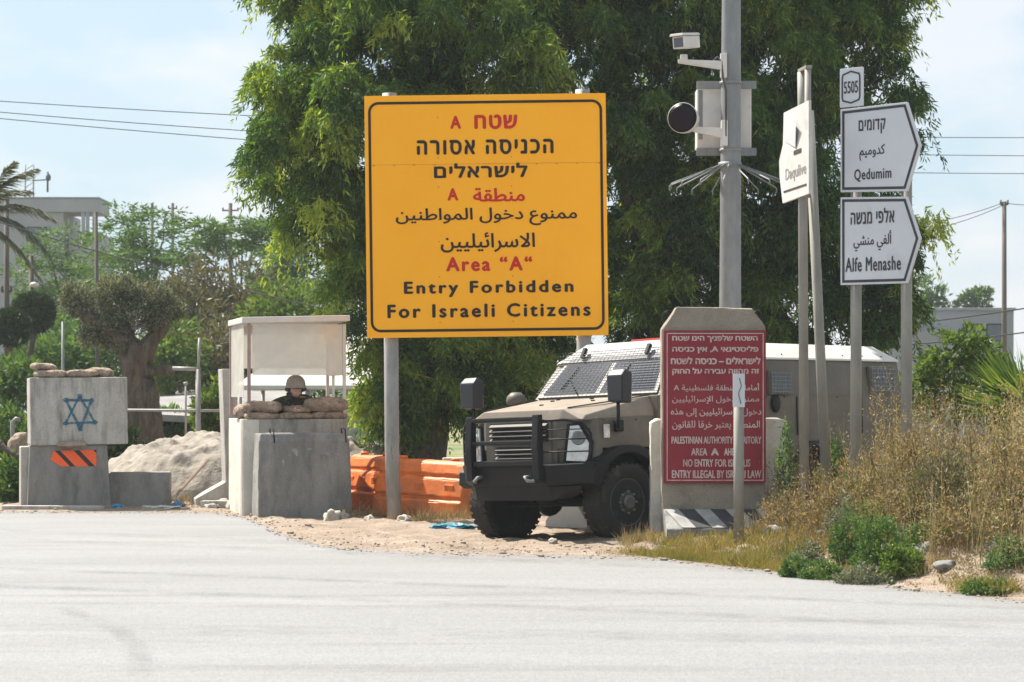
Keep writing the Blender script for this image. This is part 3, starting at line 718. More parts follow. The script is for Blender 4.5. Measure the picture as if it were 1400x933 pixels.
    bm = BM(); tube(bm, [(0, -.32, .005), (0, -.52, .005)], .011, 12); tube(bm, [(0, -.50, .005), (0, -.56, .005)], .016, 12); tube(bm, [(0, -.42, .0), (0, -.42, .05)], .007, 6); obj('barrel', bm, GUNM, rf)
    bm = BM(); hull(bm, [(-.018, .11, .02), (.018, .11, .02), (-.018, .33, .01), (.018, .33, .01), (-.018, .11, -.02), (.018, .11, -.02), (-.018, .33, -.10), (.018, .33, -.10)], .006); obj('stock', bm, GUNM, rf)
    bm = BM(); box(bm, (0, -.03, -.12), (.028, .07, .17), Matrix.Rotation(R(-12), 4, 'X'), bev=.006); obj('magazine', bm, GUNM, rf)
    bm = BM(); box(bm, (0, .085, -.08), (.032, .045, .11), Matrix.Rotation(R(18), 4, 'X'), bev=.008); obj('grip', bm, GUNM, rf)
    bm = BM(); box(bm, (0, -.02, .05), (.022, .08, .03), bev=.004); tube(bm, [(0, .06, .085), (0, -.09, .085)], .03, 14); tube(bm, [(0, -.085, .085), (0, -.12, .085)], .038, 14); obj('optic', bm, GUNM, rf)
    rf.rotation_euler = (R(2), 0, TH - R(14))
soldier()

# block standing before the booth
bb = W(418, 708, 30.25)
blk = thing('concrete_block', 'dark grey tapered concrete block with white smears standing in front of the guard booth', 'concrete block', (bb.x, bb.y, -.02), TH)
bm = BM()
hull(bm, [(-.66, 0, 0), (.66, 0, 0), (-.66, .62, 0), (.66, .62, 0), (-.64, .04, 1.08), (.62, .04, 1.08), (-.62, .10, 1.19), (.58, .10, 1.19), (-.64, .5, 1.19), (.62, .5, 1.19)], .02); weather(bm, .07, .014, 1)
obj('block_body', bm, CONCD, blk)
for x in (-.46, .54):
    bm = BM(); tube(bm, [(x, .16, 1.15), (x - .02, .13, 1.25), (x + .03, .11, 1.25), (x + .03, .03, 1.06)], .009, 8); obj('lifting_loop', bm, BLACKM, blk)
bm = BM(); xs0 = [(-.20, .97), (-.13, .99), (-.10, .94), (-.11, .87), (-.17, .86), (-.24, .88), (-.19, .92)]
prism(bm, xs0, 'Y', .026, .060); prism(bm, [(.16, .925), (.22, .95), (.25, .93), (.33, .945), (.36, .91), (.43, .925), (.50, .89), (.44, .875), (.40, .895), (.30, .885), (.27, .905), (.21, .895)], 'Y', .026, .060); prism(bm, [(-.33, .80), (-.31, .84), (-.29, .79), (-.30, .74)], 'Y', .022, .06); prism(bm, [(.02, .97), (.06, .99), (.10, .965), (.05, .955)], 'Y', .026, .06)
sm = obj('paint_smear', bm, DULLW, blk)
sm.location = (0, .004, 0); 

# L shaped retaining piece left of the booth
lb = W(300, 683, 33.2)
bm = BM()
prism(bm, [(-.36, 0), (.30, 0), (.27, 2.13), (.04, 2.13), (.10, .42), (-.36, .17)], 'Y', 0, .42, .015)
o = obj('retaining_block', bm, CONC, None, (lb.x, lb.y, gz(lb.x, lb.y) - .02)); o.rotation_euler = (0, 0, R(16))
tag(o, 'tall L-shaped grey concrete piece standing on end beside the guard booth', 'concrete block')

# two blocks and a low wall on the left
a = W(93, 697, 32.9)
lo_ = thing('concrete_block', 'grey concrete block with an orange and black hazard sticker, under the star block', 'concrete block', (a.x, a.y, -.03), R(15))
bm = BM(); hull(bm, [(-.60, 0, 0), (.64, 0, 0), (-.60, .8, 0), (.64, .8, 0), (-.56, .03, .98), (.58, .03, .98), (-.56, .77, .98), (.58, .77, .98)], .015); weather(bm, .08, .005, 3); obj('block_body', bm, CONCD, lo_)
bm = BM(); box(bm, (-.62, .48, .48), (.13, .5, .95), bev=.02); obj('side_rib', bm, CONC, lo_)
st = thing('hazard_plate', None, None); del st['label'], st['category']; st.parent = lo_
z0, z1, x0, x1 = .66, .905, -.255, .42
yy = lambda z: .03 * z / .98 - .008
def strip(bm, pts): bm.faces.new([bm.verts.new((p[0], yy(p[1]), p[1])) for p in pts])
HP = [(x0, z0 + .10), (x0 + .045, z1 - .01), (x1, z1), (x1, z0), (x0 + .16, z0)]
def clip(poly, f):
    out = []
    for i in range(len(poly)):
        p, q_ = poly[i - 1], poly[i]; fp, fq = f(p), f(q_)
        if (fp >= 0) != (fq >= 0): t = fp / (fp - fq); out.append((p[0] + (q_[0] - p[0]) * t, p[1] + (q_[1] - p[1]) * t))
        if fq >= 0: out.append(q_)
    return out
skew = lambda p: p[0] + (p[1] - z0) * 0.95
bo, bk = BM(), BM(); lo0 = skew((x0, z0)); cuts = [-9, lo0 + .285, lo0 + .365, lo0 + .565, lo0 + .655, lo0 + .86, lo0 + .94, 9]
for i in range(len(cuts) - 1):
    pl = clip(clip(HP, lambda p: skew(p) - cuts[i]), lambda p: cuts[i + 1] - skew(p))
    if len(pl) > 2: strip(bo if i % 2 == 0 else bk, pl)
obj('orange_stripe', bo, HAZO, st); obj('black_stripe', bk, HAZK, st)
st.name = 'hazard_sticker'
c_ = W(109, 605, 32.9)
up = thing('concrete_block', 'grey concrete block with a blue six-pointed star sprayed on it, upper of two', 'concrete block', (c_.x, c_.y, .955), R(15.5))
bm = BM(); box(bm, (0, .45, .505), (1.44, .85, 1.01), bev=.018); weather(bm, .08, .008, 2); o = obj('block_body', bm, CONC, up); o.rotation_euler = (0, R(-.6), 0)
bm = BM(); sc_ = 0.9
def stroke(p, q_, w0, w1, n=10, seed=0):
    p, q_ = Vector(p), Vector(q_); d = (q_ - p).normalized(); s = Vector((-d.y, d.x)); L = None; k = 0
    for i in range(n + 1):
        t = i / n; c = p.lerp(q_, t); w = w0 + (w1 - w0) * t
        w *= 1 + .28 * noise.noise(Vector((t * 6, seed, 0)))
        a_, b_ = c + s * w * .5, c - s * w * .5
        cur = (bm.verts.new((a_.x, STY, a_.y)), bm.verts.new((b_.x, STY, b_.y)))
        if L: bm.faces.new((L[0], L[1], cur[1], cur[0]))
        L = cur
T1 = [(.0, .73), (-.205, .325), (.225, .335)]; T2 = [(-.20, .67), (.175, .665), (.01, .235)]
k = 0
for T in (T1, T2):
    for i in range(3):
        STY = .0205 - .0012 * k; stroke(T[i], T[(i + 1) % 3], .045 if k in (3, 4, 5) else .03, .035, seed=k); k += 1
for j, T in enumerate(T1 + T2):
    STY = .0205 - .0012 * (6 + j); vs_ = [bm.verts.new((T[0] + .042 * math.cos(t * PI / 5) * (1 + .2 * math.sin(t * 2.3 + j)), STY, T[1] + .036 * math.sin(t * PI / 5))) for t in range(10)]; bm.faces.new(vs_)
sp = obj('sprayed_star', bm, STARP, up)
bpy.context.view_layer.update()
UM = up.matrix_basis.copy()
GS = 'sandbags on the star block'
for (x, y, z, a_, l, w, h, s, tl, lab) in [(-.42, .20, 1.0, .05, .50, .34, .13, 11, 0, 'tan sandbag flat on the left end of the star block, under a folded one'),
    (.04, .18, 1.01, -.06, .50, .32, .12, 12, -.04, 'tan sandbag in the middle of the star block top'),
    (-.52, .26, 1.115, .35, .38, .30, .11, 13, .05, 'folded dusty sandbag on top of another at the left end of the star block'),
    (.32, .50, 1.01, .1, .46, .34, .15, 14, 0, 'grey brown sandbag at the back of the star block top')]:
    sandbag(UM @ Vector((x, y, z)), R(15.5) + a_, l, w, h, s, lab, GS, tl)
sandbag(UM @ Vector((-.12, -.02, -.035)), R(15), .44, .2, .09, 15, 'squashed sandbag wedged in the joint between the two stacked left blocks', GS)
lw = W(191, 697, 33.3)
bm = BM(); box(bm, (0, .2, .26), (.92, .38, .56), bev=.02); weather(bm, .07, .014, 4)
o = obj('low_wall', bm, CONCD, None, (lw.x, lw.y, gz(lw.x, lw.y))); o.rotation_euler = (0, R(-.5), R(6)); tag(o, 'low dark grey concrete wall between the hazard-stickered block and the sand heap', 'wall')

# sand heap
def heap(name, cx, cy, rx_, ry_, h, m, seed):
    bm = BM(); n = 110; g = {}
    for i in range(n + 1):
        for j in range(n + 1):
            u, v = -1 + 2 * i / n, -1 + 2 * j / n; r = math.hypot(u, v)
            k = max(0.0, 1 - r) ** 0.85
            k *= 1 + .30 * noise.noise(Vector((u * 2.2, v * 2.2, seed))) + .10 * noise.noise(Vector((u * 7, v * 7, seed + 4)))
            z = h * (1 - math.exp(-2.2 * k)) * 1.12
            z += .085 * noise.noise(Vector((u * 8, v * 8, seed + 2))) * min(1, k * 4) + .04 * noise.noise(Vector((u * 19, v * 19, seed))) * min(1, k * 4) + .02 * noise.noise(Vector((u * 45, v * 45, seed))) * min(1, k * 4)
            x, y = cx + u * rx_, cy + v * ry_
            g[i, j] = bm.verts.new((x - cx, y - cy, gz(x, y) - .05 * (r > .97) + z))
    for i in range(n):
        for j in range(n): bm.faces.new((g[i, j], g[i + 1, j], g[i + 1, j + 1], g[i, j + 1])).smooth = True
    o = obj(name, bm, m, None, (cx, cy, 0)); return o
hp = W(262, 640, 36.5)
tag(heap('sand_pile', hp.x + .1, 36.6, 1.95, 2.3, 1.05, SAND, 3), 'heap of pale builder sand behind the low concrete wall', 'sand heap')
hp2 = W(470, 640, 37.5)
tag(heap('dirt_pile', hp2.x - .3, 38.0, 1.9, 1.7, 1.0, SAND, 8), 'grey earth heap behind the guard booth and the orange barrier', 'earth heap')

def rock(loc, s, seed, label, group, m=STONE):
    bm = BM(); ball(bm, (0, 0, s[2] * .22), (s[0], s[1], s[2] * 1.15), 3, .6, 1.6, seed)
    for v in bm.verts: v.co += Vector((noise.noise(v.co * 14), noise.noise(v.co * 14 + Vector((5, 0, 0))), noise.noise(v.co * 14 + Vector((0, 9, 0))))) * s[0] * .12
    o = obj('rock', bm, m, None, loc); o.rotation_euler = (0, 0, seed * 1.3); return tag(o, label, 'rock', group)
def gp(px, Y, dz=0.0):
    x = (px - 700) / FPX * Y; return (x, Y, gz(x, Y) + dz)
RG = 'broken rocks by the roadside'
rock(gp(454, 29.7), (.13, .11, .12), 1, 'pale broken rock at the right foot of the dark tapered block', RG)
rock(gp(470, 29.75), (.075, .07, .075), 2, 'small pale rock beside a larger one at the foot of the tapered block', RG)
rock(gp(505, 29.3), (.07, .06, .05), 3, 'small stone near the foot of the orange sign post', RG)
rock(gp(553, 29.0), (.13, .09, .06), 4, 'flat stone just right of the orange sign post foot', RG)
rock(gp(1062, 22.9, -.03), (.17, .12, .11), 5, 'grey boulder right of the red panel foot among dry grass', RG, CONC)
rock(gp(1236, 20.7, -.03), (.20, .12, .10), 6, 'tan boulder half buried in the dry grass behind the round green shrub', RG, mat('tan_stone', (.34, .28, .215), (.24, .19, .145), 6, .95, bump=.5, bscale=18, fine=.2))
rock(gp(1262, 20.0, -.03), (.16, .12, .06), 7, 'grey flat stone right of the round green shrub', RG, CONCD)
rock(gp(302, 33.0), (.22, .16, .08), 8, 'rubble lump under the L-shaped concrete piece', RG)
rock(gp(322, 32.2), (.16, .12, .11), 9, 'rubble lump against the left foot of the booth', RG)
rock(gp(1300, 19.4, -.03), (.13, .10, .06), 10, 'low stone at the road edge near the right frame side', RG, CONCD)
rock(gp(756, 24.2), (.07, .05, .03), 11, 'tiny flat stone on the dirt before the military truck bumper', RG)

# timber plank and litter
p0, p1 = W(245, 672, 33.3), W(281, 633, 34.2)
bm = BM(); d = (p1 - p0); L = d.length; Mq = d.to_track_quat('X', 'Z').to_matrix().to_4x4()
box(bm, (0, 0, 0), (L * 1.05, .15, .03), bev=.004)
o = obj('plank', bm, WOOD, None, (p0 + p1) / 2); o.rotation_euler = (Mq @ Matrix.Rotation(R(-50), 4, 'X')).to_euler(); tag(o, 'worn pink-brown plank leaning on the sand heap', 'plank')
def crumple(name, loc, s, m, label, cat, seed, flat=1.0):
    bm = BM(); ball(bm, (0, 0, s[2] * .6), s, 4, .6, 2.2, seed)
    for v in bm.verts:
        v.co += Vector((noise.noise(v.co * 22 + Vector((seed, 0, 0))), noise.noise(v.co * 22 + Vector((0, seed, 0))), noise.noise(v.co * 22 + Vector((0, 0, seed))))) * s[2] * .5
        if v.co.z < 0: v.co.z *= .2
    for f in bm.faces: f.smooth = False
    o = obj(name, bm, m, None, loc); return tag(o, label, cat)
crumple('plastic_bag', gp(243, 33.0), (.075, .06, .06), BLUEP, 'small bright blue plastic bag on the ground by the low wall', 'plastic bag', 3)
crumple('plastic_bag', gp(160, 32.75), (.09, .05, .035), BLUEP, 'flat blue scrap of plastic at the hazard block foot', 'plastic bag', 5)
crumple('plastic_sheet', gp(618, 27.5), (.30, .12, .05), TEALP, 'crumpled teal plastic sheet on the dirt by the truck wheel', 'plastic sheet', 4)
crumple('paper_sheet', gp(222, 32.7), (.28, .10, .03), PAPER, 'dirty white flattened sheet of litter before the low wall', 'litter', 6)
crumple('paper_scrap', gp(290, 32.6), (.09, .06, .03), PAPER, 'small pale paper scrap on the dirt by the road edge left of the booth', 'litter', 9)
crumple('paper_scrap', gp(700, 27.0), (.12, .08, .03), PAPER, 'white scrap on the dirt between the front truck wheels', 'litter', 12)

# kerb stones in front of the left blocks
bm = BM(); box(bm, (0, 0, .02), (1.5, .16, .10), bev=.02)
o = obj('kerb_stone', bm, CONC, None, (W(72, 697, 32.3).x, 32.35, 0.0)); o.rotation_euler = (0, 0, R(-3)); tag(o, 'long pale kerb stone lying before the hazard-stickered block', 'kerb stone')
bm = BM(); box(bm, (0, 0, .03), (.62, .2, .14), bev=.02)
o = obj('kerb_stone', bm, CONC, None, (W(303, 690, 32.7).x, 32.75, gz(-4.3, 32.7))); tag(o, 'short concrete slab piece under the L-shaped concrete piece', 'kerb stone')

# ------------------------------------------------------------------ orange barriers and white barriers
def barrier_orange(loc, rz, L, label, tilt=0):
    t = thing('water_barrier', label, 'barrier', loc, rz, 'orange plastic road barriers'); t.rotation_euler = (0, tilt, rz)
    prof = [(-.28, 0), (.28, 0), (.27, .25), (.225, .28), (.225, .31), (.24, .33), (.19, .55), (.155, .58), (.155, .61), (.165, .63), (.12, .76), (.06, .80), (-.06, .80), (-.12, .76), (-.165, .63), (-.155, .61), (-.155, .58), (-.19, .55), (-.24, .33), (-.225, .31), (-.225, .28), (-.27, .25)]
    bm = BM(); prism(bm, prof, 'X', -L / 2, L / 2, .018); weather(bm, .09, .011, L); obj('barrier_body', bm, ORANGEP, t)
    for x in (-L * .3, L * .3):
        bm = BM(); lathe(bm, [(.06, .79), (.06, .83), (.05, .84)], 'Z', (x, 0, 0), 16); obj('filler_cap', bm, ORANGEP, t)
    for x in np.linspace(-L / 2 + .25, L / 2 - .25, 3):
        bm = BM(); box(bm, (x, -.205, .44), (.16, .04, .10), bev=.015); obj('rib', bm, ORANGEP, t)
    for z in (.15, .4, .65):
        bm = BM(); box(bm, (-L / 2 - .045, 0, z), (.09, .14, .13), bev=.03); obj('coupling_lug', bm, ORANGEP, t)
bx = W(585, 700, 30.2); barrier_orange((bx.x, 30.3, gz(bx.x, 30.3) - .02), R(-40), 1.62, 'long weathered orange plastic barrier left of the military truck', R(1.5))
bx = W(512, 700, 31.9); barrier_orange((bx.x, 32.2, gz(bx.x, 32.2) - .02), R(-62), 1.3, 'orange plastic barrier seen end-on between the booth and the sign post', 0)
def barrier_white(loc, rz, L, label):
    bm = BM(); prism(bm, [(-.30, 0), (.30, 0), (.30, .08), (.14, .32), (.09, .82), (-.09, .82), (-.14, .32), (-.30, .08)], 'X', -L / 2, L / 2, .012)
    o = obj('jersey_barrier', bm, CONCW, None, loc); o.rotation_euler = (0, 0, rz); tag(o, label, 'barrier', 'white concrete barriers')
barrier_white((-.22, 30.75, 0), R(4), 1.5, 'white concrete barrier next to the orange one, partly behind the truck')
barrier_white((.95, 28.45, 0), R(62), 1.1, 'white concrete barrier seen under the truck between its front wheels')

# ------------------------------------------------------------------ big orange-yellow sign
SY = 29.5; u = SY / FPX
sc0 = W(665, 295, SY)
sign = thing('warning_sign', 'huge orange-yellow square warning board in Hebrew, Arabic and English on two steel posts', 'sign', (sc0.x, SY, 0), 0)
bp_ = thing('t', None, None); del bp_['label'], bp_['category']; bp_.name = 'sign_board'; bp_.parent = sign; bp_.location = (0, 0, sc0.z); bp_.rotation_euler = (0, R(-.7), 0)
hw, hh = 165 * u, 165.5 * u
bm = BM(); box(bm, (0, .02, 0), (hw * 2, .035, hh * 2), bev=.004); obj('panel', bm, YELLOW, bp_)
def su(px, py): return ((px - 665) * u, (295 - py) * u)
bm = BM(); o1 = rrect(-160 * u, 160 * u, -158 * u, 157 * u, 14 * u, 8); ringface(bm, o1, inset_poly(o1, 3.6 * u), -.003); obj('border_line', bm, INK, bp_)
def sline(body, x0, x1, y0, y1, m_, bold=.02, space=1.0):
    a_, b_ = su(x0, y1), su(x1, y0); lettering(body, a_[0], b_[0], a_[1], b_[1], m_, bp_, y=-.0032, bold=bold * 1.5, space=space)
sline(rtl('שטח') , 650, 709, 157, 177, REDINK, .03, 1.15); sline('A', 617, 632, 158, 176, REDINK, .03)
sline(rtl('הכניסה אסורה'), 571, 758, 191, 211.5, INK, .028, 1.25)
sline(rtl('לישראלים'), 594, 722, 223, 243, INK, .028, 1.12)
sline(rtl('منطقة'), 647, 718, 257, 276, REDINK, .022); sline('A', 612, 627, 257, 274, REDINK, .03)
sline(rtl('ممنوع دخول المواطنين'), 541, 789, 284, 309, INK, .016, 1.0)
sline(rtl('الاسرائيليين'), 602, 731, 318, 345, INK, .016)
sline('Area “A“', 609, 727, 351, 371, REDINK, .03, 1.25)
sline('Entry Forbidden', 551, 783, 384, 406, INK, .032, 1.3)
sline('For Israeli Citizens', 528, 806, 415, 434, INK, .030, 1.3)
bm = BM(); box(bm, (0, .0012, -(224 - 295) * u), (hw * 2 - .01, .003, .004)); obj('sheet_seam', bm, mat('seam_shadowless', (0.62, 0.26, 0.02), None, 4, .6), bp_)
bm = BM()
for px in (512, 540, 567, 595, 735, 762, 790, 820):
    x, z = su(px, 225); box(bm, (x, 0, z), (.02, .008, .012), bev=.003)
for px in (600, 700):
    for py in (160, 215, 255, 300, 330, 378, 440):
        x, z = su(px, py); box(bm, (x, 0, z), (.014, .006, .014), bev=.003)
obj('rivet_row', bm, mat('rivet_brown', (0.42, 0.2, 0.03), None, 4, .5), bp_)
for px, ptop, lean in ((533.5, 126, .10), (798, 121, .06)):
    x = (px - 665) * u; zt = CAM_H - (ptop - HORIZ) * u
    bm = BM(); tube(bm, [(x - lean * .2, .15, zt), (x + .015, .15, 1.0), (x + lean * .6, .15, -.2)], .098, 20); obj('post', bm, STEELP, sign)
    bm = BM()
    for py in (160, 300, 440):
        z = CAM_H - (py - HORIZ) * u; box(bm, (x, .045, z), (.30, .02, .05), bev=.004)
    obj('post_clamp', bm, STEEL, sign)

# ------------------------------------------------------------------ red panel block
RY = 24.35; ur = RY / FPX
rc = W(976, 730, RY)
rb = thing('warning_block', 'red warning panel with faded white lettering fixed to an upright T-shaped concrete block', 'sign', (rc.x, RY, 0.06), 0)
def ru(px, py): return ((px - 976) * ur, CAM_H - (py - HORIZ) * ur - .06)
zt = ru(976, 421)[1]; zs = ru(976, 452)[1]
bm = BM(); prism(bm, [(-.57, -.1), (.57, -.1), (.575, zs + .04), (.44, zt), (-.41, zt + .01), (-.575, zs + .02)], 'Y', 0.04, .30, .015); weather(bm, .08, .012, 5)
obj('upright_slab', bm, mat('concrete_brown', (0.32, 0.28, 0.225), (0.22, 0.19, 0.15), 2.6, .92, bump=.4, bscale=28, fine=.22, c3=(.13, .115, .09), s3=2.5, t3=(.55, .8)), rb)
bm = BM(); prism(bm, [(-.50, -.1), (-.50, .17), (-.03, .36), (.10, .36), (.10, -.1)], 'X', -.56, .57, .012); weather(bm, .06, .014, 9); obj('foot', bm, CONCD, rb)
# foot: sloping top with worn black and white bands
bm_w, bm_k = BM(), BM(); sl_n = Vector((0, -.19, .47)).normalized()
def slope(x, t): return Vector((x, -.485 + .44 * t, .176 + .178 * t)) + sl_n * .012
edges_ = [-.55, -.40, -.22, -.05, .12, .30, .46, .56]
for i in range(len(edges_) - 1):
    b_ = bm_w if i % 2 == 0 else bm_k
    f = [slope(max(-.55, min(.56, edges_[i] + dx)), t) for dx, t in ((.16, 0),)] + [slope(max(-.55, min(.56, edges_[i + 1] + .16)), 0), slope(edges_[i + 1], 1), slope(edges_[i], 1)]
    b_.faces.new([b_.verts.new(p) for p in f])
obj('white_band', bm_w, DULLW, rb); obj('black_band', bm_k, DULLK, rb)
bm = BM(); box(bm, (.01, .015, (ru(0, 452)[1] + ru(0, 661)[1]) / 2), (140 * ur, .025, 209 * ur), bev=.004); pn = obj('panel', bm, REDP, rb)
bm = BM(); x0_, z1_ = ru(911.5, 455.5); x1_, z0_ = ru(1044, 657.5); o1 = [(x1_, z1_), (x0_, z1_), (x0_, z0_), (x1_, z0_)]; ringface(bm, o1, inset_poly(o1, .010), -.0002); obj('border_line', bm, REDTXT, pn)
def rline(body, x0, x1, y0, y1, bold=.03, space=1.0):
    a_, b_ = ru(x0, y1), ru(x1, y0); lettering(body, a_[0], b_[0], a_[1], b_[1], REDTXT, pn, y=-.001, bold=bold * 1.45, space=space)
rline(rtl('השטח שלפניך הינו שטח'), 919, 1036, 458, 468.5, .035); rline(rtl('פליסטינאי A, אין כניסה'), 919, 1037, 473, 483.5, .035)
rline(rtl('לישראלים – כניסה לשטח'), 917, 1040, 488, 498.5, .035); rline(rtl('זה מהווה עבירה על החוק'), 919, 1038, 503, 513.5, .035)
rline(rtl('أمامك منطقة فلسطينية A'), 921, 1038, 524, 536, .012); rline(rtl('ممنوع دخول الإسرائيليين'), 919, 1038, 541, 553.5, .012)
rline(rtl('دخول الإسرائيليين إلى هذه'), 917, 1041, 558, 570.5, .012); rline(rtl('المنطقة يعتبر خرقاً للقانون'.replace('ً', '')), 919, 1039, 575, 588, .012)
rline('PALESTINIAN AUTHORITY TERRITORY', 918, 1041, 597, 607, .022); rline('AREA', 945, 967, 613, 623, .022); rline('A', 972, 983, 613, 623, .04); rline('AHEAD', 990, 1014, 613, 623, .022)
rline('NO ENTRY FOR ISRAELIS', 934, 1026, 628, 638.5, .022); rline('ENTRY ILLEGAL BY ISRAELI LAW', 918.5, 1041, 643, 654, .022)
for x, s in ((-.50, -1), (.50, 1)):
    bm = BM(); tube(bm, [(x + s * .05 * math.cos(t) + s * .0, .16, zs + .16 + .06 * math.sin(t)) for t in np.linspace(-.9, 4.0, 12)], .009, 8); obj('lifting_loop', bm, BLACKM, rb)
# pale slab behind it
ws = W(981, 735, 24.9)
bm = BM(); prism(bm, [(-.77, -.1), (.79, -.1), (.79, 1.40), (.70, 1.43), (-.70, 1.42), (-.77, 1.38)], 'Y', 0, .16, .015); weather(bm, .07, .016, 6)
o = obj('concrete_slab', bm, CONCW, None, (ws.x, 24.82, .0)); o.rotation_euler = (0, 0, R(2)); tag(o, 'pale upright concrete slab behind the red warning panel, beside the truck wheel', 'concrete slab')
# little marker post
mp_ = thing('marker_post', 'thin grey marker post with a white reflector plate in front of the red panel', 'post', gp(1010, 23.0), 0)
um = 23.0 / FPX; zt = CAM_H - (512 - HORIZ) * um - mp_.location.z
bm = BM(); tube(bm, [(0, 0, -.1), (.0, 0, zt - .05)], .054, 16); obj('post_tube', bm, POSTG, mp_)
bm = BM(); box(bm, (-.005, -.062, zt - .17), (.125, .012, .35), bev=.003); pl = obj('reflector_plate', bm, SIGNW, mp_)
bm = BM(); tube(bm, [(.0, -.071, zt - .04), (.02, -.071, zt - .12), (-.01, -.071, zt - .2), (.015, -.071, zt - .31)], .006, 6); obj('grey_streak', bm, STEEL, pl)

# ------------------------------------------------------------------ direction sign
DA = R(-38)
dl = W(1165, 400, 23.0)
ds = thing('direction_sign', 'pair of white arrow-shaped direction boards pointing right with a small 5505 plate, on two posts', 'sign', (dl.x, 23.0, 0), DA)
ud = 23.0 / FPX
def dloc(px):                      # distance along the board for a sight line
    s = (px - 700) / FPX; c, sn = math.cos(DA), math.sin(DA)
    return (s * 23.0 - dl.x) / (c - s * sn)
def dz(px, py):
    t = dloc(px); Y = 23.0 + t * math.sin(DA); return CAM_H - (py - HORIZ) / FPX * Y
def board(ytl, ybl, ytr, ybr, ytip, xl=1149, xr=1240, xt=1258.5):
    pts = [(dloc(xl), dz(xl, ybl)), (dloc(xr), dz(xr, ybr)), (dloc(xt), dz(xt, ytip)), (dloc(xr), dz(xr, ytr)), (dloc(xl), dz(xl, ytl))]
    b = BM(); prism(b, pts, 'Y', 0, .035, .004); o = obj('arrow_board', b, SIGNW, ds)
    i1 = inset_poly(pts, .022); i2 = inset_poly(pts, .050)
    b = BM(); ringface(b, i1, i2, -.003); obj('border_line', b, SIGNK, o)
    def ln(body, x0, x1, y0, y1, bold=.02, space=1.0):
        lettering(body, dloc(x0), dloc(x1), dz((x0 + x1) / 2, y1), dz((x0 + x1) / 2, y0), SIGNK, o, y=-.0035, bold=bold, space=space)
    return ln
ln = board(150, 263, 139.5, 261.5, 199)
ln(rtl('קדומים'), 1174, 1211, 163, 184, .03, 1.1); ln(rtl('كدوميم'), 1175, 1210, 198, 219, .02); ln('Qedumim', 1168, 1219, 230, 248, .028, 1.12)
ln = board(270, 390, 269, 387.5, 326)
ln(rtl('אלפי מנשה'), 1163, 1223, 285, 306, .03, 1.1); ln(rtl('ألفي منشي'), 1167, 1219, 316, 343, .02); ln('Alfe Menashe', 1156, 1232, 351, 371, .028, 1.12)
bm = BM(); xa, xb = dloc(1148), dloc(1179); za, zb = dz(1163, 146), dz(1163, 93)
box(bm, ((xa + xb) / 2, .018, (za + zb) / 2), (xb - xa, .03, zb - za), bev=.004); pl = obj('number_plate', bm, SIGNW, ds)
oc = []; cx_, cz_, w_, h_ = (xa + xb) / 2, (za + zb) / 2, (xb - xa) * .42, (zb - za) * .43
oc = [(cx_ + w_ * a_, cz_ + h_ * b_) for a_, b_ in ((.0, -1), (.9, -.82), (1, -.6), (1, .6), (.9, .82), (0, 1), (-.9, .82), (-1, .6), (-1, -.6), (-.9, -.82))]
bm = BM(); ringface(bm, oc, inset_poly(oc, .018), -.001); obj('border_line', bm, SIGNK, pl)
lettering('5505', cx_ - w_ * .75, cx_ + w_ * .75, cz_ - .065, cz_ + .065, SIGNK, pl, y=-.0012, bold=.02)
for px, zt_ in ((1165, 146), (1234, 150)):
    x = dloc(px); bm = BM(); tube(bm, [(x, .085, dz(px, zt_) - .04), (x, .085, -.1)], .058, 16); obj('post', bm, POSTG, ds)
    bm = BM()
    for py in (165, 245, 290, 370): box(bm, (x, .05, dz(px, py)), (.16, .03, .04), bev=.004)
    obj('post_clamp', bm, STEEL, ds)

# side-on torn sign with its post and the leaning pipe
tsx = W(1087, 400, 23.4)
ts = thing('torn_sign', 'white torn board seen almost edge-on, on a post with a looped top', 'sign', (tsx.x, 23.4, 0), R(-81))
us = 23.4 / FPX
z0_, z1_ = CAM_H - (273 - HORIZ) * us, CAM_H - (146 - HORIZ) * us
bm = BM(); prism(bm, [(-.48, z0_), (.50, z0_ + .015), (.50, z1_), (-.44, z1_ - .01), (-.47, z1_ - .35), (-.62, z0_ + .48), (-.60, z0_ + .30)], 'Y', 0, .03, .004); tb = obj('board', bm, mat('torn_board_white', (.56, .55, .53), (.44, .43, .41), 2.5, .6, c3=(.30, .29, .27), s3=4, t3=(.55, .8)), ts)
bm = BM(); box(bm, (.0, -.003, z0_ + .12), (.86, .004, .02)); box(bm, (.1, -.003, z0_ + .50), (.28, .004, .045)); obj('print_bar', bm, SIGNK, tb)
lettering('Daqulive', -.36, .42, z0_ + .20, z0_ + .36, mat('faded_print', (.25, .24, .23), None, 4, .6), tb, y=-.0035, bold=.02)
bm = BM(); hull(bm, [(-.38, -.004, z0_ + .66), (.05, -.012, z0_ + .55), (.20, -.05, z0_ + .78), (-.05, -.03, z0_ + .86)]); obj('peeling_flap', bm, SIGNW, tb)
bm = BM(); zt_ = CAM_H - (99 - HORIZ) * us
tube(bm, [(.1, .075, -.1), (.02, .075, z1_), (.0, .075, zt_)], .05, 14); tube(bm, [(.22, .075, z0_), (.22, .075, zt_ + .02)], .034, 14); box(bm, (.11, .075, zt_ + .02), (.30, .07, .035), bev=.006); obj('post', bm, POSTG, ts)
ql = W(1106, 152, 24.3); qh = W(1132, 640, 24.3)
bm = BM(); tube(bm, [(qh.x - ql.x + .02, 0, -.1 - 0), (0, 0, ql.z)], .056, 16); o = obj('leaning_post', bm, POSTG, None, (ql.x, 24.3, 0)); tag(o, 'bare grey pipe leaning to the left beside the torn white board', 'post')

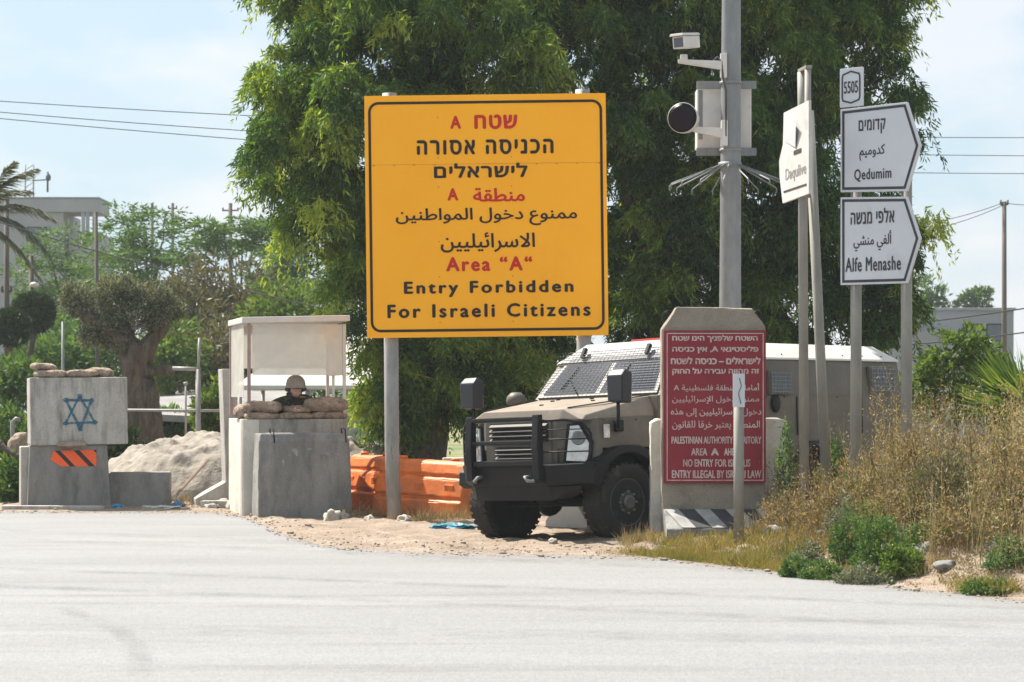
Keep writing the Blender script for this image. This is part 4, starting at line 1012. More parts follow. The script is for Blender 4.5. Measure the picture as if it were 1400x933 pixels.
# ------------------------------------------------------------------ tall camera pole
PY = 31.0; up_ = PY / FPX
pc = W(998, 420, PY)
pole = thing('camera_pole', 'tall galvanised steel pole carrying a surveillance camera, lamp, cabinet and spike collar', 'pole', (pc.x, PY, 0), 0)
def pu(px, py): return ((px - 998) * up_, CAM_H - (py - HORIZ) * up_)
bm = BM(); tube(bm, [(0, 0, -.2), (0, 0, 2), (.01, 0, 5), (.02, 0, 7.6), (.03, 0, 9.5)], [.162, .158, .145, .132, .125], 24); obj('shaft', bm, STEEL, pole)
# cabinet behind the shaft
bm = BM(); a_, b_ = pu(955, 118), pu(1030, 200); box(bm, ((a_[0] + b_[0]) / 2, .42, (a_[1] + b_[1]) / 2), (b_[0] - a_[0], .36, a_[1] - b_[1]), bev=.012); cb = obj('cabinet', bm, WHITEP, pole)
bm = BM(); box(bm, (a_[0] + .05, .238, (a_[1] + b_[1]) / 2 + .05), (.06, .006, .7), bev=.001); obj('cabinet_louvre', bm, STEEL, cb)
for py in (114, 206):
    bm = BM(); a_ = pu(954, py); b_ = pu(1036, py); box(bm, ((a_[0] + b_[0]) / 2, .19, a_[1]), (b_[0] - a_[0], .05, .11), bev=.006); obj('bracket_strip', bm, STEEL, pole)
    bm = BM(); lathe(bm, [(.150, -.02), (.158, -.02), (.158, .02), (.150, .02)], 'Z', (.01, 0, a_[1]), 24); obj('strap', bm, STEEL, pole)
# camera
a_ = pu(937, 61); cm = thing('t', None, None); del cm['label'], cm['category']; cm.name = 'surveillance_camera'; cm.parent = pole; cm.location = (a_[0], -.18, a_[1]); cm.rotation_euler = (R(8), 0, R(-38))
bm = BM(); box(bm, (0, 0, 0), (.20, .40, .17), bev=.015); obj('housing', bm, WHITEP, cm)
bm = BM(); hull(bm, [(-.115, -.25, .09), (.115, -.25, .09), (-.115, .20, .09), (.115, .20, .09), (-.10, -.24, .125), (.10, -.24, .125), (-.10, .19, .125), (.10, .19, .125)], .005); obj('sun_shield', bm, WHITEP, cm)
bm = BM(); box(bm, (0, -.203, 0), (.15, .012, .13), bev=.004); obj('lens_window', bm, DGLASS, cm)
bm = BM(); e0 = pu(926, 87); e1 = pu(985, 92)
hull(bm, [(e0[0], -.20, e0[1] + .03), (e0[0], -.12, e0[1] + .03), (e0[0], -.20, e0[1] - .02), (e0[0], -.12, e0[1] - .02), (e1[0], -.20, e1[1] + .06), (e1[0], -.12, e1[1] + .06), (e1[0], -.2, e1[1] - .06), (e1[0], -.12, e1[1] - .06)], .006)
box(bm, (e0[0] + .08, -.16, e0[1] + .06), (.10, .08, .08), bev=.01); box(bm, (e1[0] + .03, -.14, e1[1] + .0), (.09, .10, .34), bev=.008); obj('camera_arm', bm, WHITEP, pole)
bm = BM(); tube(bm, [(e1[0] - .12, -.16, e1[1] + .06), (e1[0] - .06, -.17, e1[1] + .12), (e1[0] + .0, -.18, e1[1] + .05), (e1[0] + .02, -.19, e1[1] - .2), (e1[0] + .06, -.19, e1[1] - .35), (e1[0] + .06, -.18, e1[1] - 1.0)], .014, 8); obj('cable', bm, WIREM, pole)
# round infrared lamp
a_ = pu(932, 164); lm = thing('t', None, None); del lm['label'], lm['category']; lm.name = 'round_lamp'; lm.parent = pole; lm.location = (a_[0], -.2, a_[1]); lm.rotation_euler = (0, 0, R(-18))
bm = BM(); lathe(bm, [(.13, .28), (.19, .22), (.215, .02), (.215, -.02), (.205, -.024), (.20, -.02)], 'Y', (0, 0, 0), 36); obj('lamp_body', bm, WHITEP, lm)
bm = BM(); lathe(bm, [(0.001, -.025), (.15, -.030), (.207, -.026)], 'Y', (0, 0, 0), 36); obj('lamp_glass', bm, mat('infrared_filter', (.012, .008, .010), (.009, .006, .008), 4, .35, spec=.12), lm)
bm = BM(); e0, e1 = pu(946, 180), pu(986, 184)
hull(bm, [(e0[0], -.16, e0[1] + .05), (e0[0], -.10, e0[1] + .05), (e0[0], -.16, e0[1] - .02), (e0[0], -.10, e0[1] - .02), (e1[0], -.18, e1[1] + .07), (e1[0], -.10, e1[1] + .07), (e1[0], -.18, e1[1] - .07), (e1[0], -.1, e1[1] - .07)], .006)
box(bm, (e1[0] + .03, -.14, e1[1] + .0), (.09, .10, .36), bev=.008); obj('lamp_arm', bm, WHITEP, pole)
# anti-climb spikes
bm = BM(); z = pu(0, 226)[1]; lathe(bm, [(.148, -.035), (.165, -.035), (.165, .035), (.148, .035)], 'Z', (.0, 0, z), 24); obj('collar', bm, STEEL, pole)
for k in range(16):
    a_ = 2 * PI * (k + .5) / 16; c_, s_ = math.cos(a_), math.sin(a_)
    bm = BM(); r1 = .84
    tube(bm, [(c_ * .155, s_ * .155, z), (c_ * r1, s_ * r1, z - .27), (c_ * (r1 + .02), s_ * (r1 + .02), z - .285), (c_ * (r1 + .02), s_ * (r1 + .02), z - .35)], .0105, 6); obj('spike', bm, STEEL, pole)

# ------------------------------------------------------------------ the armoured truck
JX, JY = 0.60, 25.75
jeep = thing('armoured_truck', 'olive drab armoured military truck with mesh-covered windscreen and black bull bar', 'military truck', (JX, JY, -.025), R(225))
jeep.rotation_euler = (R(2.0), 0, R(225))
def part(name, bm, m, parent=jeep): return obj(name, bm, m, parent)
def sym(pts): return [(x, s * y, z) for (x, y, z) in pts for s in (-1, 1)]
# chassis core (dark), body, hood
bm = BM(); box(bm, (-2.3, 0, .72), (5.9, .95, .26), bev=.02); hull(bm, sym([(.55, .62, .72), (-.6, .62, .72), (.55, .62, 1.0), (-.6, .62, 1.0)])); part('chassis', bm, BLACKM)
bm = BM()
hull(bm, sym([(-.55, 1.04, 1.15), (-5.4, 1.06, 1.15), (-.55, 1.05, 1.68), (-5.4, 1.07, 1.68)]), .012)
hull(bm, sym([(-.62, 1.03, 1.675), (-5.4, 1.065, 1.675), (-1.02, .98, 2.12), (-5.4, 1.0, 2.12)]), .012)
hull(bm, sym([(-.75, .72, .66), (-5.38, .72, .66), (-.75, .72, 1.2), (-5.38, .72, 1.2)]))
arch = lambda cx, r, cz=.46: [(cx + r * math.cos(t), max(.6, cz + r * math.sin(t))) for t in np.linspace(R(14), R(166), 14)]
side = [(-5.38, .68), (-5.38, 1.2), (-.6, 1.2), (-.66, .62)] + [(-2.9, .62)] + arch(-3.6, .60)[0:] + [(-4.4, .66)]
for s in (-1, 1): prism(bm, side, 'Y', s * 1.0, s * 1.055)
body = part('body', bm, OLIVE)
bm = BM(); hull(bm, sym([(-1.0, 1.0, 2.122), (-5.42, 1.02, 2.122), (-1.02, .985, 2.15), (-5.42, 1.0, 2.15), (-1.24, .66, 2.355), (-5.34, .66, 2.34)]), .008); roof = part('roof', bm, CREAM)
bm = BM(); hull(bm, sym([(-.985, .97, 2.135), (-1.215, .67, 2.362), (-.995, .97, 2.125), (-1.30, .65, 2.362), (-1.30, .66, 2.35)]), .004); obj('roof_front_shade', bm, mat('roof_front_shade_grey', (.20, .205, .215), (.165, .17, .18), 3, .55), roof)  # front strip of the cream roof, its shade put into the colour as grey
bm = BM(); hull(bm, [(-2.2, -.3, 2.34), (-2.2, .3, 2.34), (-3.0, -.3, 2.34), (-3.0, .3, 2.34), (-2.25, -.25, 2.41), (-2.25, .25, 2.41), (-2.95, -.25, 2.41), (-2.95, .25, 2.41)], .01); obj('roof_hatch', bm, CREAM, roof)
bm = BM(); box(bm, (-1.5, .25, 2.375), (.16, .75, .05), bev=.012); obj('light_bar', bm, mat('red_lens_bar', (.5, .06, .05), (.45, .05, .04), 4, .3), roof)
bm = BM()
for k in range(8): ball(bm, (-2.2 - k * .42, .93, 2.19), (.014, .014, .014), 1)
for s in (-1, 1):
    for k in range(12): ball(bm, (-1.1 - k * .36, s * 1.068, 1.66), (.011, .008, .011), 1)
    for k in range(4): ball(bm, (-.50 + k * .28, s * 1.003, 1.40), (.011, .008, .011), 1)
for k in range(6): ball(bm, (.672, -.5 + .2 * k, 1.405), (.008, .010, .010), 1)
obj('rivet_row', bm, BLACKM, roof)
bm = BM()
hull(bm, sym([(-.58, .99, 1.44), (.60, .92, 1.40), (-.58, .90, 1.68), (.62, .64, 1.535), (-.58, .97, 1.56), (.64, .60, 1.42), (.52, .90, 1.46)]), .012); hood = part('hood', bm, mat('dusty_olive_paint', (0.27, 0.225, 0.18), (0.205, 0.17, 0.135), 2.5, .6, c3=(.33, .28, .225), s3=2.2, t3=(.5, .85)))
bm = BM()
for x, y in ((-.35, -.45), (.1, -.2), (-.2, .35), (-.45, .1), (-.5, -.5)): box(bm, (x, y, 1.68 - (x + .58) * .122), (.05, .035, .03), bev=.008)
obj('hood_latch', bm, BLACKM, hood)
# nose: fenders and front
bm = BM()
hull(bm, sym([(-.60, 1.02, 1.08), (-.60, 1.0, 1.44), (.40, 1.0, 1.08), (.40, .97, 1.43), (.66, .58, 1.08), (.66, .58, 1.43)]), .01)
hull(bm, sym([(.0, .60, .80), (.66, .57, .86), (0, .60, 1.1), (.66, .57, 1.1)]))
for s in (-1, 1): hull(bm, [(.30, s * .66, .86), (.62, s * .58, .86), (.42, s * 1.0, .90), (.36, s * 1.0, .90), (.30, s * .66, 1.1), (.64, s * .58, 1.1), (.42, s * 1.0, 1.1), (.36, s * 1.0, 1.1)])
part('nose', bm, OLIVE)
for s in (-1, 1):
    ar = [(x, z) for x, z in [(.70 * math.cos(t), .46 + .66 * math.sin(t)) for t in np.linspace(R(20), R(172), 12)]]
    inn = [(x, z) for x, z in [(.565 * math.cos(t), .46 + .565 * math.sin(t)) for t in np.linspace(R(172), R(18), 14)]]
    ar = [(max(-.78, min(.62, x * 1.05)), min(1.11, z)) for x, z in ar]
    bm = BM(); prism(bm, ar + inn, 'Y', s * .93, s * 1.10, .01); part('fender_flare', bm, BLACKM)
    ar = [(-3.6 + .70 * math.cos(t), min(1.11, .46 + .69 * math.sin(t))) for t in np.linspace(R(16), R(164), 12)]; inn = [(-3.6 + .585 * math.cos(t), .46 + .585 * math.sin(t)) for t in np.linspace(R(164), R(16), 14)]
    bm = BM(); prism(bm, ar + inn, 'Y', s * .97, s * 1.10, .01); part('fender_flare', bm, BLACKM)
    bm = BM(); hull(bm, [(.32, s * .3, .95), (-.60, s * .3, .95), (.32, s * .6, 1.07), (-.6, s * .6, 1.07), (-.6, s * 1.0, 1.07), (.3, s * 1.0, 1.07), (-.62, s * .95, .6), (-.70, s * .95, .6), (-.62, s * .6, .6), (-.7, s * .6, .6)][:6]); part('wheel_liner', bm, BLACKM)
# grille with louvres
bm = BM(); box(bm, (.665, 0, 1.16), (.03, 1.0, .52), bev=.006); gr = part('grille', bm, OLIVE)
bm = BM()
for z in (1.36, 1.305, 1.25, 1.195, 1.09, 1.04, .99): box(bm, (.70, 0, z), (.06, .92 if z > 1.1 else .74, .018), Matrix.Rotation(R(32), 4, 'Y'), bev=.003)
obj('louvre', bm, mat('louvre_paint', (.075, .066, .056), (.05, .045, .04), 5, .55), gr)
bm = BM(); box(bm, (.684, 0, 1.28), (.008, .92, .22)); box(bm, (.684, 0, 1.04), (.008, .74, .15)); obj('louvre_gap', bm, BLACKM, gr)
# headlights at the corners
for s in (-1, 1):
    t = thing('t', None, None); del t['label'], t['category']; t.name = 'headlight'; t.parent = jeep
    A, B = Vector((.655, s * .60, 0)), Vector((.405, s * .995, 0)); d_ = (B - A); nn = Vector((d_.y * s, -d_.x * s, 0)).normalized()
    if nn.x < 0: nn = -nn
    def fp(t_, z, off): return A + d_ * t_ + nn * off + Vector((0, 0, z))
    bm = BM(); hull(bm, [fp(a_, z, o_) for a_, z in ((.10, .93), (.80, .91), (.86, 1.16), (.55, 1.38), (.22, 1.36), (.28, 1.0)) for o_ in (.0, .028)], .004); obj('lamp_bezel', bm, BLACKM, t)
    bm = BM(); hull(bm, [fp(a_, z, o_) for a_, z in ((.18, .945), (.72, .93), (.76, 1.14), (.52, 1.345), (.30, 1.34), (.34, 1.02)) for o_ in (.02, .045)], .005); obj('lamp_lens', bm, LENS, t)
    bm = BM(); M_ = nn.to_track_quat('Z', 'Y').to_matrix().to_4x4()
    c0 = fp(.50, 1.20, .048); tt = BM(); lathe(tt, [(.075, 0), (.08, .012), (.06, .012), (.05, .004), (.001, .0)], 'Z', (0, 0, 0), 24); merge(bm, tt, Matrix.Translation(c0) @ M_); obj('lamp_ring', bm, STEEL, t)
    bm = BM(); box(bm, (.30, s * 1.012, 1.27), (.09, .03, .16), bev=.012); part('marker_lamp', bm, LENS)
# bumper, bull bar, guards
bm = BM(); hull(bm, sym([(.86, .60, .66), (.90, .60, .90), (.56, 1.06, .70), (.58, 1.07, .92), (.30, 1.0, .66), (.30, 1.05, .92)]), .02)
hull(bm, sym([(.80, .60, .50), (.84, .60, .66), (.60, .85, .56), (.62, .9, .66), (.45, .6, .52), (.45, .8, .66)])); bmp = part('bumper', bm, BLACKM)
for s in (-1, 1):
    bm = BM(); lo_p = [(.92, s * .40, .78), (1.0, s * .38, .77), (1.01, s * .43, .73), (.95, s * .47, .72), (.92, s * .48, .78)]; tube(bm, lo_p, .020, 10); obj('tow_shackle', bm, STEEL, bmp)
bb_ = thing('t', None, None); del bb_['label'], bb_['category']; bb_.name = 'bull_bar'; bb_.parent = jeep
for s in (-1, 1):
    bm = BM(); prism(bm, [(.88, .70), (.98, .74), (1.0, 1.10), (.97, 1.475), (.90, 1.475), (.90, .9)], 'Y', s * .54 - .05, s * .54 + .05, .012); obj('upright', bm, BLACKM, bb_)
for z in (1.43, 1.165):
    bm = BM(); box(bm, (.945, 0, z), (.055, 1.0, .05), bev=.014); obj('crossbar', bm, BLACKM, bb_)
bm = BM(); box(bm, (.945, 0, .93), (.05, 1.0, .06), bev=.01); obj('crossbar', bm, BLACKM, bb_)
for s in (-1, 1):
    bm = BM(); P = lambda t_, z: (.94 - .36 * t_, s * (.57 + .46 * t_), z)
    tube(bm, [P(0, 1.40), P(.5, 1.41), P(.85, 1.37), P(1.0, 1.25), P(1.0, 1.08), P(.93, .95), P(.85, .90)], .015, 8)
    for z in (1.19, 1.05): tube(bm, [P(0, z), P(1.0, z)], .009, 6)
    tube(bm, [P(0, 1.30), P(.98, 1.30)], .007, 6); obj('lamp_guard', bm, BLACKM, bb_)
# wheels
def wheel(x, y, s, steer=0):
    t = thing('t', None, None); del t['label'], t['category']; t.name = 'wheel'; t.parent = jeep; t.location = (x, y, .455); t.rotation_euler = (0, 0, steer)
    h = .15
    bm = BM(); lathe(bm, [(.275, -h * .75), (.33, -h * .98), (.405, -h), (.435, -h * .9), (.455, -h * .65), (.458, 0), (.455, h * .65), (.435, h * .9), (.405, h), (.33, h * .98), (.275, h * .75)], 'Y', (0, 0, 0), 56)
    for k in range(34):
        a_ = 2 * PI * k / 34; M_ = Matrix.Rotation(a_, 4, 'Y')
        for sd in (-1, 1):
            tt = BM(); bmesh.ops.create_cube(tt, size=1); bmesh.ops.transform(tt, matrix=M_ @ Matrix.Rotation(a_ * 0, 4, 'Y') @ Matrix.Translation((.450, sd * .08, 0)) @ Matrix.Rotation(sd * .35, 4, 'X') @ Matrix.Diagonal((.022, .13, .052, 1)), verts=tt.verts); merge(bm, tt)
    obj('tyre', bm, RUBBER, t)
    bm = BM(); lathe(bm, [(.28, s * .11), (.268, s * .125), (.25, s * .10), (.235, s * .075), (.19, s * .085), (.15, s * .11), (.10, s * .115), (.001, s * .115)], 'Y', (0, 0, 0), 40); lathe(bm, [(.28, -s * .1), (.2, -s * .05), (.001, -s * .05)], 'Y', (0, 0, 0), 32); rm = obj('rim', bm, mat('dark_rim_paint', (.085, .083, .08), (.055, .054, .052), 6, .5, c3=(.12, .1, .08), s3=5, t3=(.6, .85)), t)
    bm = BM(); lathe(bm, [(.085, s * .11), (.085, s * .15), (.065, s * .165), (.045, s * .16), (.001, s * .155)], 'Y', (0, 0, 0), 28); obj('hub', bm, mat('hub_metal', (.16, .155, .15), (.1, .1, .1), 8, .4, .4), t)
    bm = BM()
    for k in range(8):
        a_ = 2 * PI * k / 8; lathe(bm, [(.014, s * .11), (.014, s * .14), (.001, s * .142)], 'Y', (.125 * math.cos(a_), 0, .125 * math.sin(a_)), 6)
    obj('wheel_nut', bm, STEEL, t)
for s in (-1, 1): wheel(0, s * .925, s, R(-4)); wheel(-3.6, s * .925, s)
bm = BM(); tube(bm, [(0, -.8, .46), (0, .8, .46)], .055, 12); ball(bm, (.02, -.18, .46), (.17, .15, .17), 2); tube(bm, [(.16, -.75, .42), (.16, .75, .44)], .022, 8); tube(bm, [(.12, .7, .5), (.2, -.4, .72)], .024, 8)
for s in (-1, 1): box(bm, (-.1, s * .45, .53), (1.2, .07, .05), bev=.01); box(bm, (0, s * .45, .52), (.14, .12, .16), bev=.01)
part('front_axle', bm, BLACKM)
bm = BM(); tube(bm, [(-3.6, -.8, .46), (-3.6, .8, .46)], .06, 12); ball(bm, (-3.6, 0, .46), (.2, .17, .2), 2); part('rear_axle', bm, BLACKM)
# windscreen
wd = Vector((-.40, 0, .445)).normalized(); wnrm = Vector((.445, 0, .40)).normalized()
def wp(t_, y, off): return Vector((-.62, 0, 1.675)) + wd * t_ + Vector((0, y, 0)) + wnrm * off
bm = BM(); hull(bm, [wp(t_, y, o_) for t_, hwid in ((.03, .97), (.72, .80)) for y in (-hwid, hwid) for o_ in (-.01, .022)], .006); wf = part('windscreen_frame', bm, mat('frame_grey_paint', (.17, .16, .14), None, 4, .5))
for s in (-1, 1):
    bm = BM(); hull(bm, [wp(t_, y, o_) for t_, ys in ((.075, (.035, .90)), (.665, (.035, .755))) for y in (s * ys[0], s * ys[1]) for o_ in (.015, .028)], .003); obj('pane', bm, DGLASS, wf)
bm = BM()
for k in range(27):
    t0 = -1 + 2 * k / 26; tube(bm, [wp(.04, t0 * .95, .085), wp(.71, t0 * .79, .085)], .0032, 4)
for k in range(17):
    t_ = .04 + .67 * k / 16; hwid = .95 - .16 * k / 16; tube(bm, [wp(t_, -hwid, .088), wp(t_, hwid, .088)], .0042, 4)
scr = part('windscreen_mesh', bm, mat('mesh_wire_grey', (.11, .11, .11), None, 5, .5, .3))
bm = BM()
for y in (-.55, .5): box(bm, wp(.70, y, .08), (.05, .05, .14), Matrix.Rotation(R(-30), 4, 'Y'), bev=.01)
obj('mesh_bracket', bm, BLACKM, scr)
for y in (-.3, .55):
    bm = BM(); tube(bm, [wp(.05, y, .05), wp(.30, y - .28, .045)], .008, 6); tube(bm, [wp(.14, y - .32, .04), wp(.50, y - .24, .04)], .008, 6); part('wiper', bm, BLACKM)
# mirrors
for s in (-1, 1):
    bm = BM(); hull(bm, [(.28 + dx, s * 1.20 + dy, z) for dx, dy, z in ((-.09, -.11, 1.58), (.08, -.11, 1.60), (-.09, .11, 1.58), (.08, .11, 1.60), (-.10, -.12, 1.93), (.08, -.12, 1.90), (-.10, .12, 1.93), (.08, .12, 1.90), (0, -.10, 1.97), (0, .10, 1.97))], .02); mr_ = part('mirror', bm, mat('mirror_black', (.02, .02, .026), None, 4, .4))
    bm = BM(); tube(bm, [(.28, s * 1.18, 1.62), (.27, s * 1.17, 1.45), (.20, s * 1.10, 1.32), (.10, s * 1.02, 1.33)], .02, 8); box(bm, (.10, s * 1.02, 1.33), (.12, .06, .14), bev=.02); obj('mirror_arm', bm, BLACKM, mr_)
    bm = BM(); box(bm, (.175, s * 1.2, 1.755), (.006, .19, .30), bev=.002); obj('mirror_glass', bm, mat('mirror_glass', (.6, .62, .64), None, 3, .03, 1.0), mr_)
bm = BM(); tube(bm, [(-.38, -1.10, 1.1), (-.38, -1.10, 1.66)], .055, 12); lathe(bm, [(.11, 1.64), (.125, 1.68), (.11, 1.74), (.06, 1.785), (.001, 1.79)], 'Z', (-.38, -1.10, 0), 24); part('air_intake', bm, OLIVE)
bm = BM(); box(bm, (.686, .18, .955), (.012, .34, .085), bev=.004); part('front_plate', bm, mat('plate_dull', (.20, .185, .15), (.15, .14, .11), 12, .6))
for s in (-1, 1):
    bm = BM(); tube(bm, [(.56, s * .66, 1.548), (.1, s * .79, 1.605), (-.55, s * .905, 1.685)], .008, 6); part('hood_seam', bm, BLACKM)
# flank details
def side_y(z): return 1.07 - max(0, z - 1.675) * .15
for s in (-1, 1):
    for x0_, x1_, z0_, z1_ in ((-1.35, -1.95, 1.74, 2.03), (-2.62, -2.98, 1.72, 1.95), (-4.72, -5.18, 1.74, 2.02)):
        xm = (x0_ + x1_) / 2; zm = (z0_ + z1_) / 2; y_ = s * (side_y(zm) - .005)
        bm = BM(); box(bm, (xm, y_ + s * .015, zm), (abs(x1_ - x0_) + .07, .05, z1_ - z0_ + .07), bev=.008); wn_ = part('side_window', bm, OLIVE)
        bm = BM(); box(bm, (xm, y_ + s * .038, zm), (abs(x1_ - x0_), .012, z1_ - z0_), bev=.002); obj('pane', bm, DGLASS, wn_)
        bm = BM()
        for k in range(8): box(bm, (x0_ + (x1_ - x0_) * k / 7, y_ + s * .062, zm), (.008, .008, z1_ - z0_ + .05))
        for k in range(6): box(bm, (xm, y_ + s * .072, z0_ + (z1_ - z0_) * k / 5), (abs(x1_ - x0_) + .04, .008, .008))
        obj('window_mesh', bm, STEEL, wn_)
    bm = BM(); box(bm, (-1.65, s * 1.066, 1.27), (.95, .02, .78), bev=.006); dr = part('door', bm, OLIVE)
    bm = BM(); box(bm, (-2.0, s * 1.085, 1.42), (.14, .03, .035), bev=.008); obj('door_handle', bm, BLACKM, dr)
    bm = BM()
    for x in (-2.3, -3.15, -4.5): box(bm, (x, s * 1.068, 1.62), (.012, .008, .9)) if False else box(bm, (x, s * 1.066, 1.42), (.014, .012, .48))
    part('panel_seam', bm, BLACKM)
    bm = BM(); box(bm, (-2.3, s * 1.10, .60), (2.0, .16, .045), bev=.012); part('side_step', bm, BLACKM)
    bm = BM(); box(bm, (-2.45, s * 1.06, 2.09), (.07, .06, .05), bev=.01); tube(bm, [(-2.45, s * 1.08, 2.1), (-2.43, s * 1.09, 2.15), (-2.48, s * 1.09, 2.15)], .008, 6); part('roof_hook', bm, BLACKM)
    bm = BM(); ball(bm, (-2.72, s * 1.075, 1.58), (.09, .02, .12), 2); part('gun_port', bm, BLACKM)
bm = BM(); box(bm, (-5.41, 0, 1.42), (.03, 1.1, 1.2), bev=.01); part('rear_door', bm, OLIVE)
bm = BM(); box(bm, (-5.48, 0, .75), (.14, 2.0, .16), bev=.02); part('rear_bumper', bm, BLACKM)

# ------------------------------------------------------------------ vegetation
LM_MAIN = leaf_mat('weeping_leaf', [(0.018, 0.05, 0.02), (0.045, 0.105, 0.028), (0.12, 0.21, 0.035), (0.32, 0.40, 0.065)], .45, .02)
LM_OLIVE = leaf_mat('olive_leaf', [(0.055, 0.072, 0.045), (0.115, 0.135, 0.092), (0.19, 0.21, 0.155), (0.30, 0.32, 0.26)], .2)
LM_FEATH = leaf_mat('feathery_leaf', [(0.035, 0.08, 0.03), (0.07, 0.14, 0.045), (0.12, 0.21, 0.07)], .35, .02)
LM_SCRUB = leaf_mat('dry_scrub_leaf', [(0.06, 0.07, 0.04), (0.115, 0.11, 0.07), (0.18, 0.16, 0.11), (0.09, 0.11, 0.055)], .2, .02)
LM_DARK = leaf_mat('dark_clipped_leaf', [(0.012, 0.028, 0.010), (0.025, 0.05, 0.018), (0.045, 0.075, 0.03)], .15)
LM_BRIGHT = leaf_mat('bright_leaf', [(0.05, 0.10, 0.022), (0.095, 0.165, 0.035), (0.16, 0.22, 0.055)], .35)
LM_DRY = leaf_mat('dry_weed', [(0.085, 0.06, 0.04), (0.18, 0.13, 0.085), (0.29, 0.22, 0.145), (0.42, 0.35, 0.235), (0.10, 0.125, 0.05)], .25, .0)
LM_PALM = leaf_mat('palm_leaflet', [(0.07, 0.085, 0.06), (0.125, 0.14, 0.10), (0.20, 0.21, 0.16)], .2, .04)
LM_GRASS = leaf_mat('yellow_grass', [(0.13, 0.14, 0.045), (0.25, 0.225, 0.08), (0.33, 0.26, 0.12), (0.11, 0.16, 0.04)], .25, .0)
LM_SHRUB = leaf_mat('shrub_leaf', [(0.04, 0.085, 0.03), (0.08, 0.155, 0.05), (0.13, 0.22, 0.07)], .3)

def limb_path(a, b, sag=0.0, wob=.15, n=7, seed=0):
    a, b = Vector(a), Vector(b); out = []
    for i in range(n):
        t = i / (n - 1); p = a.lerp(b, t); k = math.sin(PI * t)
        p += Vector((noise.noise(Vector((t * 2.5, seed, 0))), noise.noise(Vector((t * 2.5, seed, 7))), noise.noise(Vector((t * 2.5, seed, 13))) + sag)) * wob * k * (b - a).length * .6
        out.append(p)
    return out
def weeping_tree(label, base, trunks, blobs, n_bough, cat='tree', seed=1, group=None):
    global rng
    rng = np.random.default_rng(seed)
    root = thing('weeping_tree', label, cat, base, 0, group)
    B = Vector(base); bm = BM()
    tips = []
    for (pts, r0, r1) in trunks:
        pts = [Vector(p) - B for p in pts]; n = len(pts)
        fine_ = []
        for i in range(n - 1): fine_ += limb_path(pts[i], pts[i + 1], 0, .10, 6, seed + i)[:-1]
        fine_.append(pts[-1]); m_ = len(fine_)
        tube(bm, fine_, [r0 + (r1 - r0) * (i / (m_ - 1)) ** .8 for i in range(m_)], 14, wob=.35, seed=seed); tips.append(fine_)
    for k, (c, r) in enumerate(blobs):
        c = Vector(c) - B; src = min((p for f in tips for p in f[len(f) // 3:]), key=lambda p: (p - c).length + max(0, p.z - c.z) * 1.5)
        pth = limb_path(src, c, .3, .25, 7, seed + k); tube(bm, pth, [.09 - .07 * i / 6 for i in range(7)], 8, wob=.2, seed=k)
        for j in range(4):
            d = insphere(1, .5)[0] * np.array(r) * .8; tube(bm, limb_path(pth[4 + j % 3], c + Vector(d), .2, .2, 5, seed + 9 * j), [.028, .022, .016, .011, .006], 6)
    obj('trunk', bm, BARK, root)
    vol = np.array([r[0] * r[1] + r[0] * r[2] + r[1] * r[2] for _, r in blobs]); vol = vol / vol.sum()
    Ps, Ds, Ls, Vs_ = [], [], [], []
    for b_ in rng.choice(len(blobs), n_bough, p=vol):
        c, r = np.array(blobs[b_][0]) - np.array(base), np.array(blobs[b_][1])
        o_ = insphere(1, .55)[0]; bc_ = c + o_ * r
        bv = rng.normal(.56 if seed == 11 else .45, .22); rad = rng.uniform(.16, .42); ns = int(rng.integers(30, 52) * (rad / .28))
        for _ in range(ns):                         # a clump: short sprays fanning out of one bough end and hanging over
            od = nrm((rng.normal(size=3) + np.array([0, 0, .35])).reshape(1, 3))[0]
            s0 = bc_ + od * rad * np.array([1, 1, .75]) * rng.uniform(.25, 1.0); L = rng.uniform(.16, .42) + (rng.uniform(.2, .5) if rng.random() < .14 else 0); nl = int(L * 44) + 2
            t = np.sort(rng.random(nl)); hd = nrm((od * np.array([1, 1, .1]) + rng.normal(size=3) * .35).reshape(1, 3))[0] * .55
            pos = s0 + np.outer(t * L, hd) + np.outer(t ** 1.6 * L, np.array([0, 0, -.9])) + rng.normal(size=(nl, 3)) * .025
            d = np.array([0, 0, -.75]) + hd * .8 + rng.normal(size=(nl, 3)) * .5
            Ps.append(pos); Ds.append(d); Ls.append(rng.uniform(.09, .165, nl)); Vs_.append(np.clip(bv + rng.normal(size=nl) * .13, 0, 1))
    P_, D_, L_, v_ = np.concatenate(Ps), np.concatenate(Ds), np.concatenate(Ls), np.concatenate(Vs_)
    quad_mesh('crown', leafV(P_, D_, L_, L_ * .23), LM_MAIN, root, v_)
    return len(P_)
def bl(px, py, Y, rx_, ry_, rz_): w = W(px, py, Y); return ((w.x, w.y, w.z), (rx_, ry_, rz_))
TA = 38.0
baseA = (W(578, 600, TA).x, TA, gz(W(578, 600, TA).x, TA))
baseB = (W(925, 600, 39.5).x, 39.5, gz(3.0, 39.5))
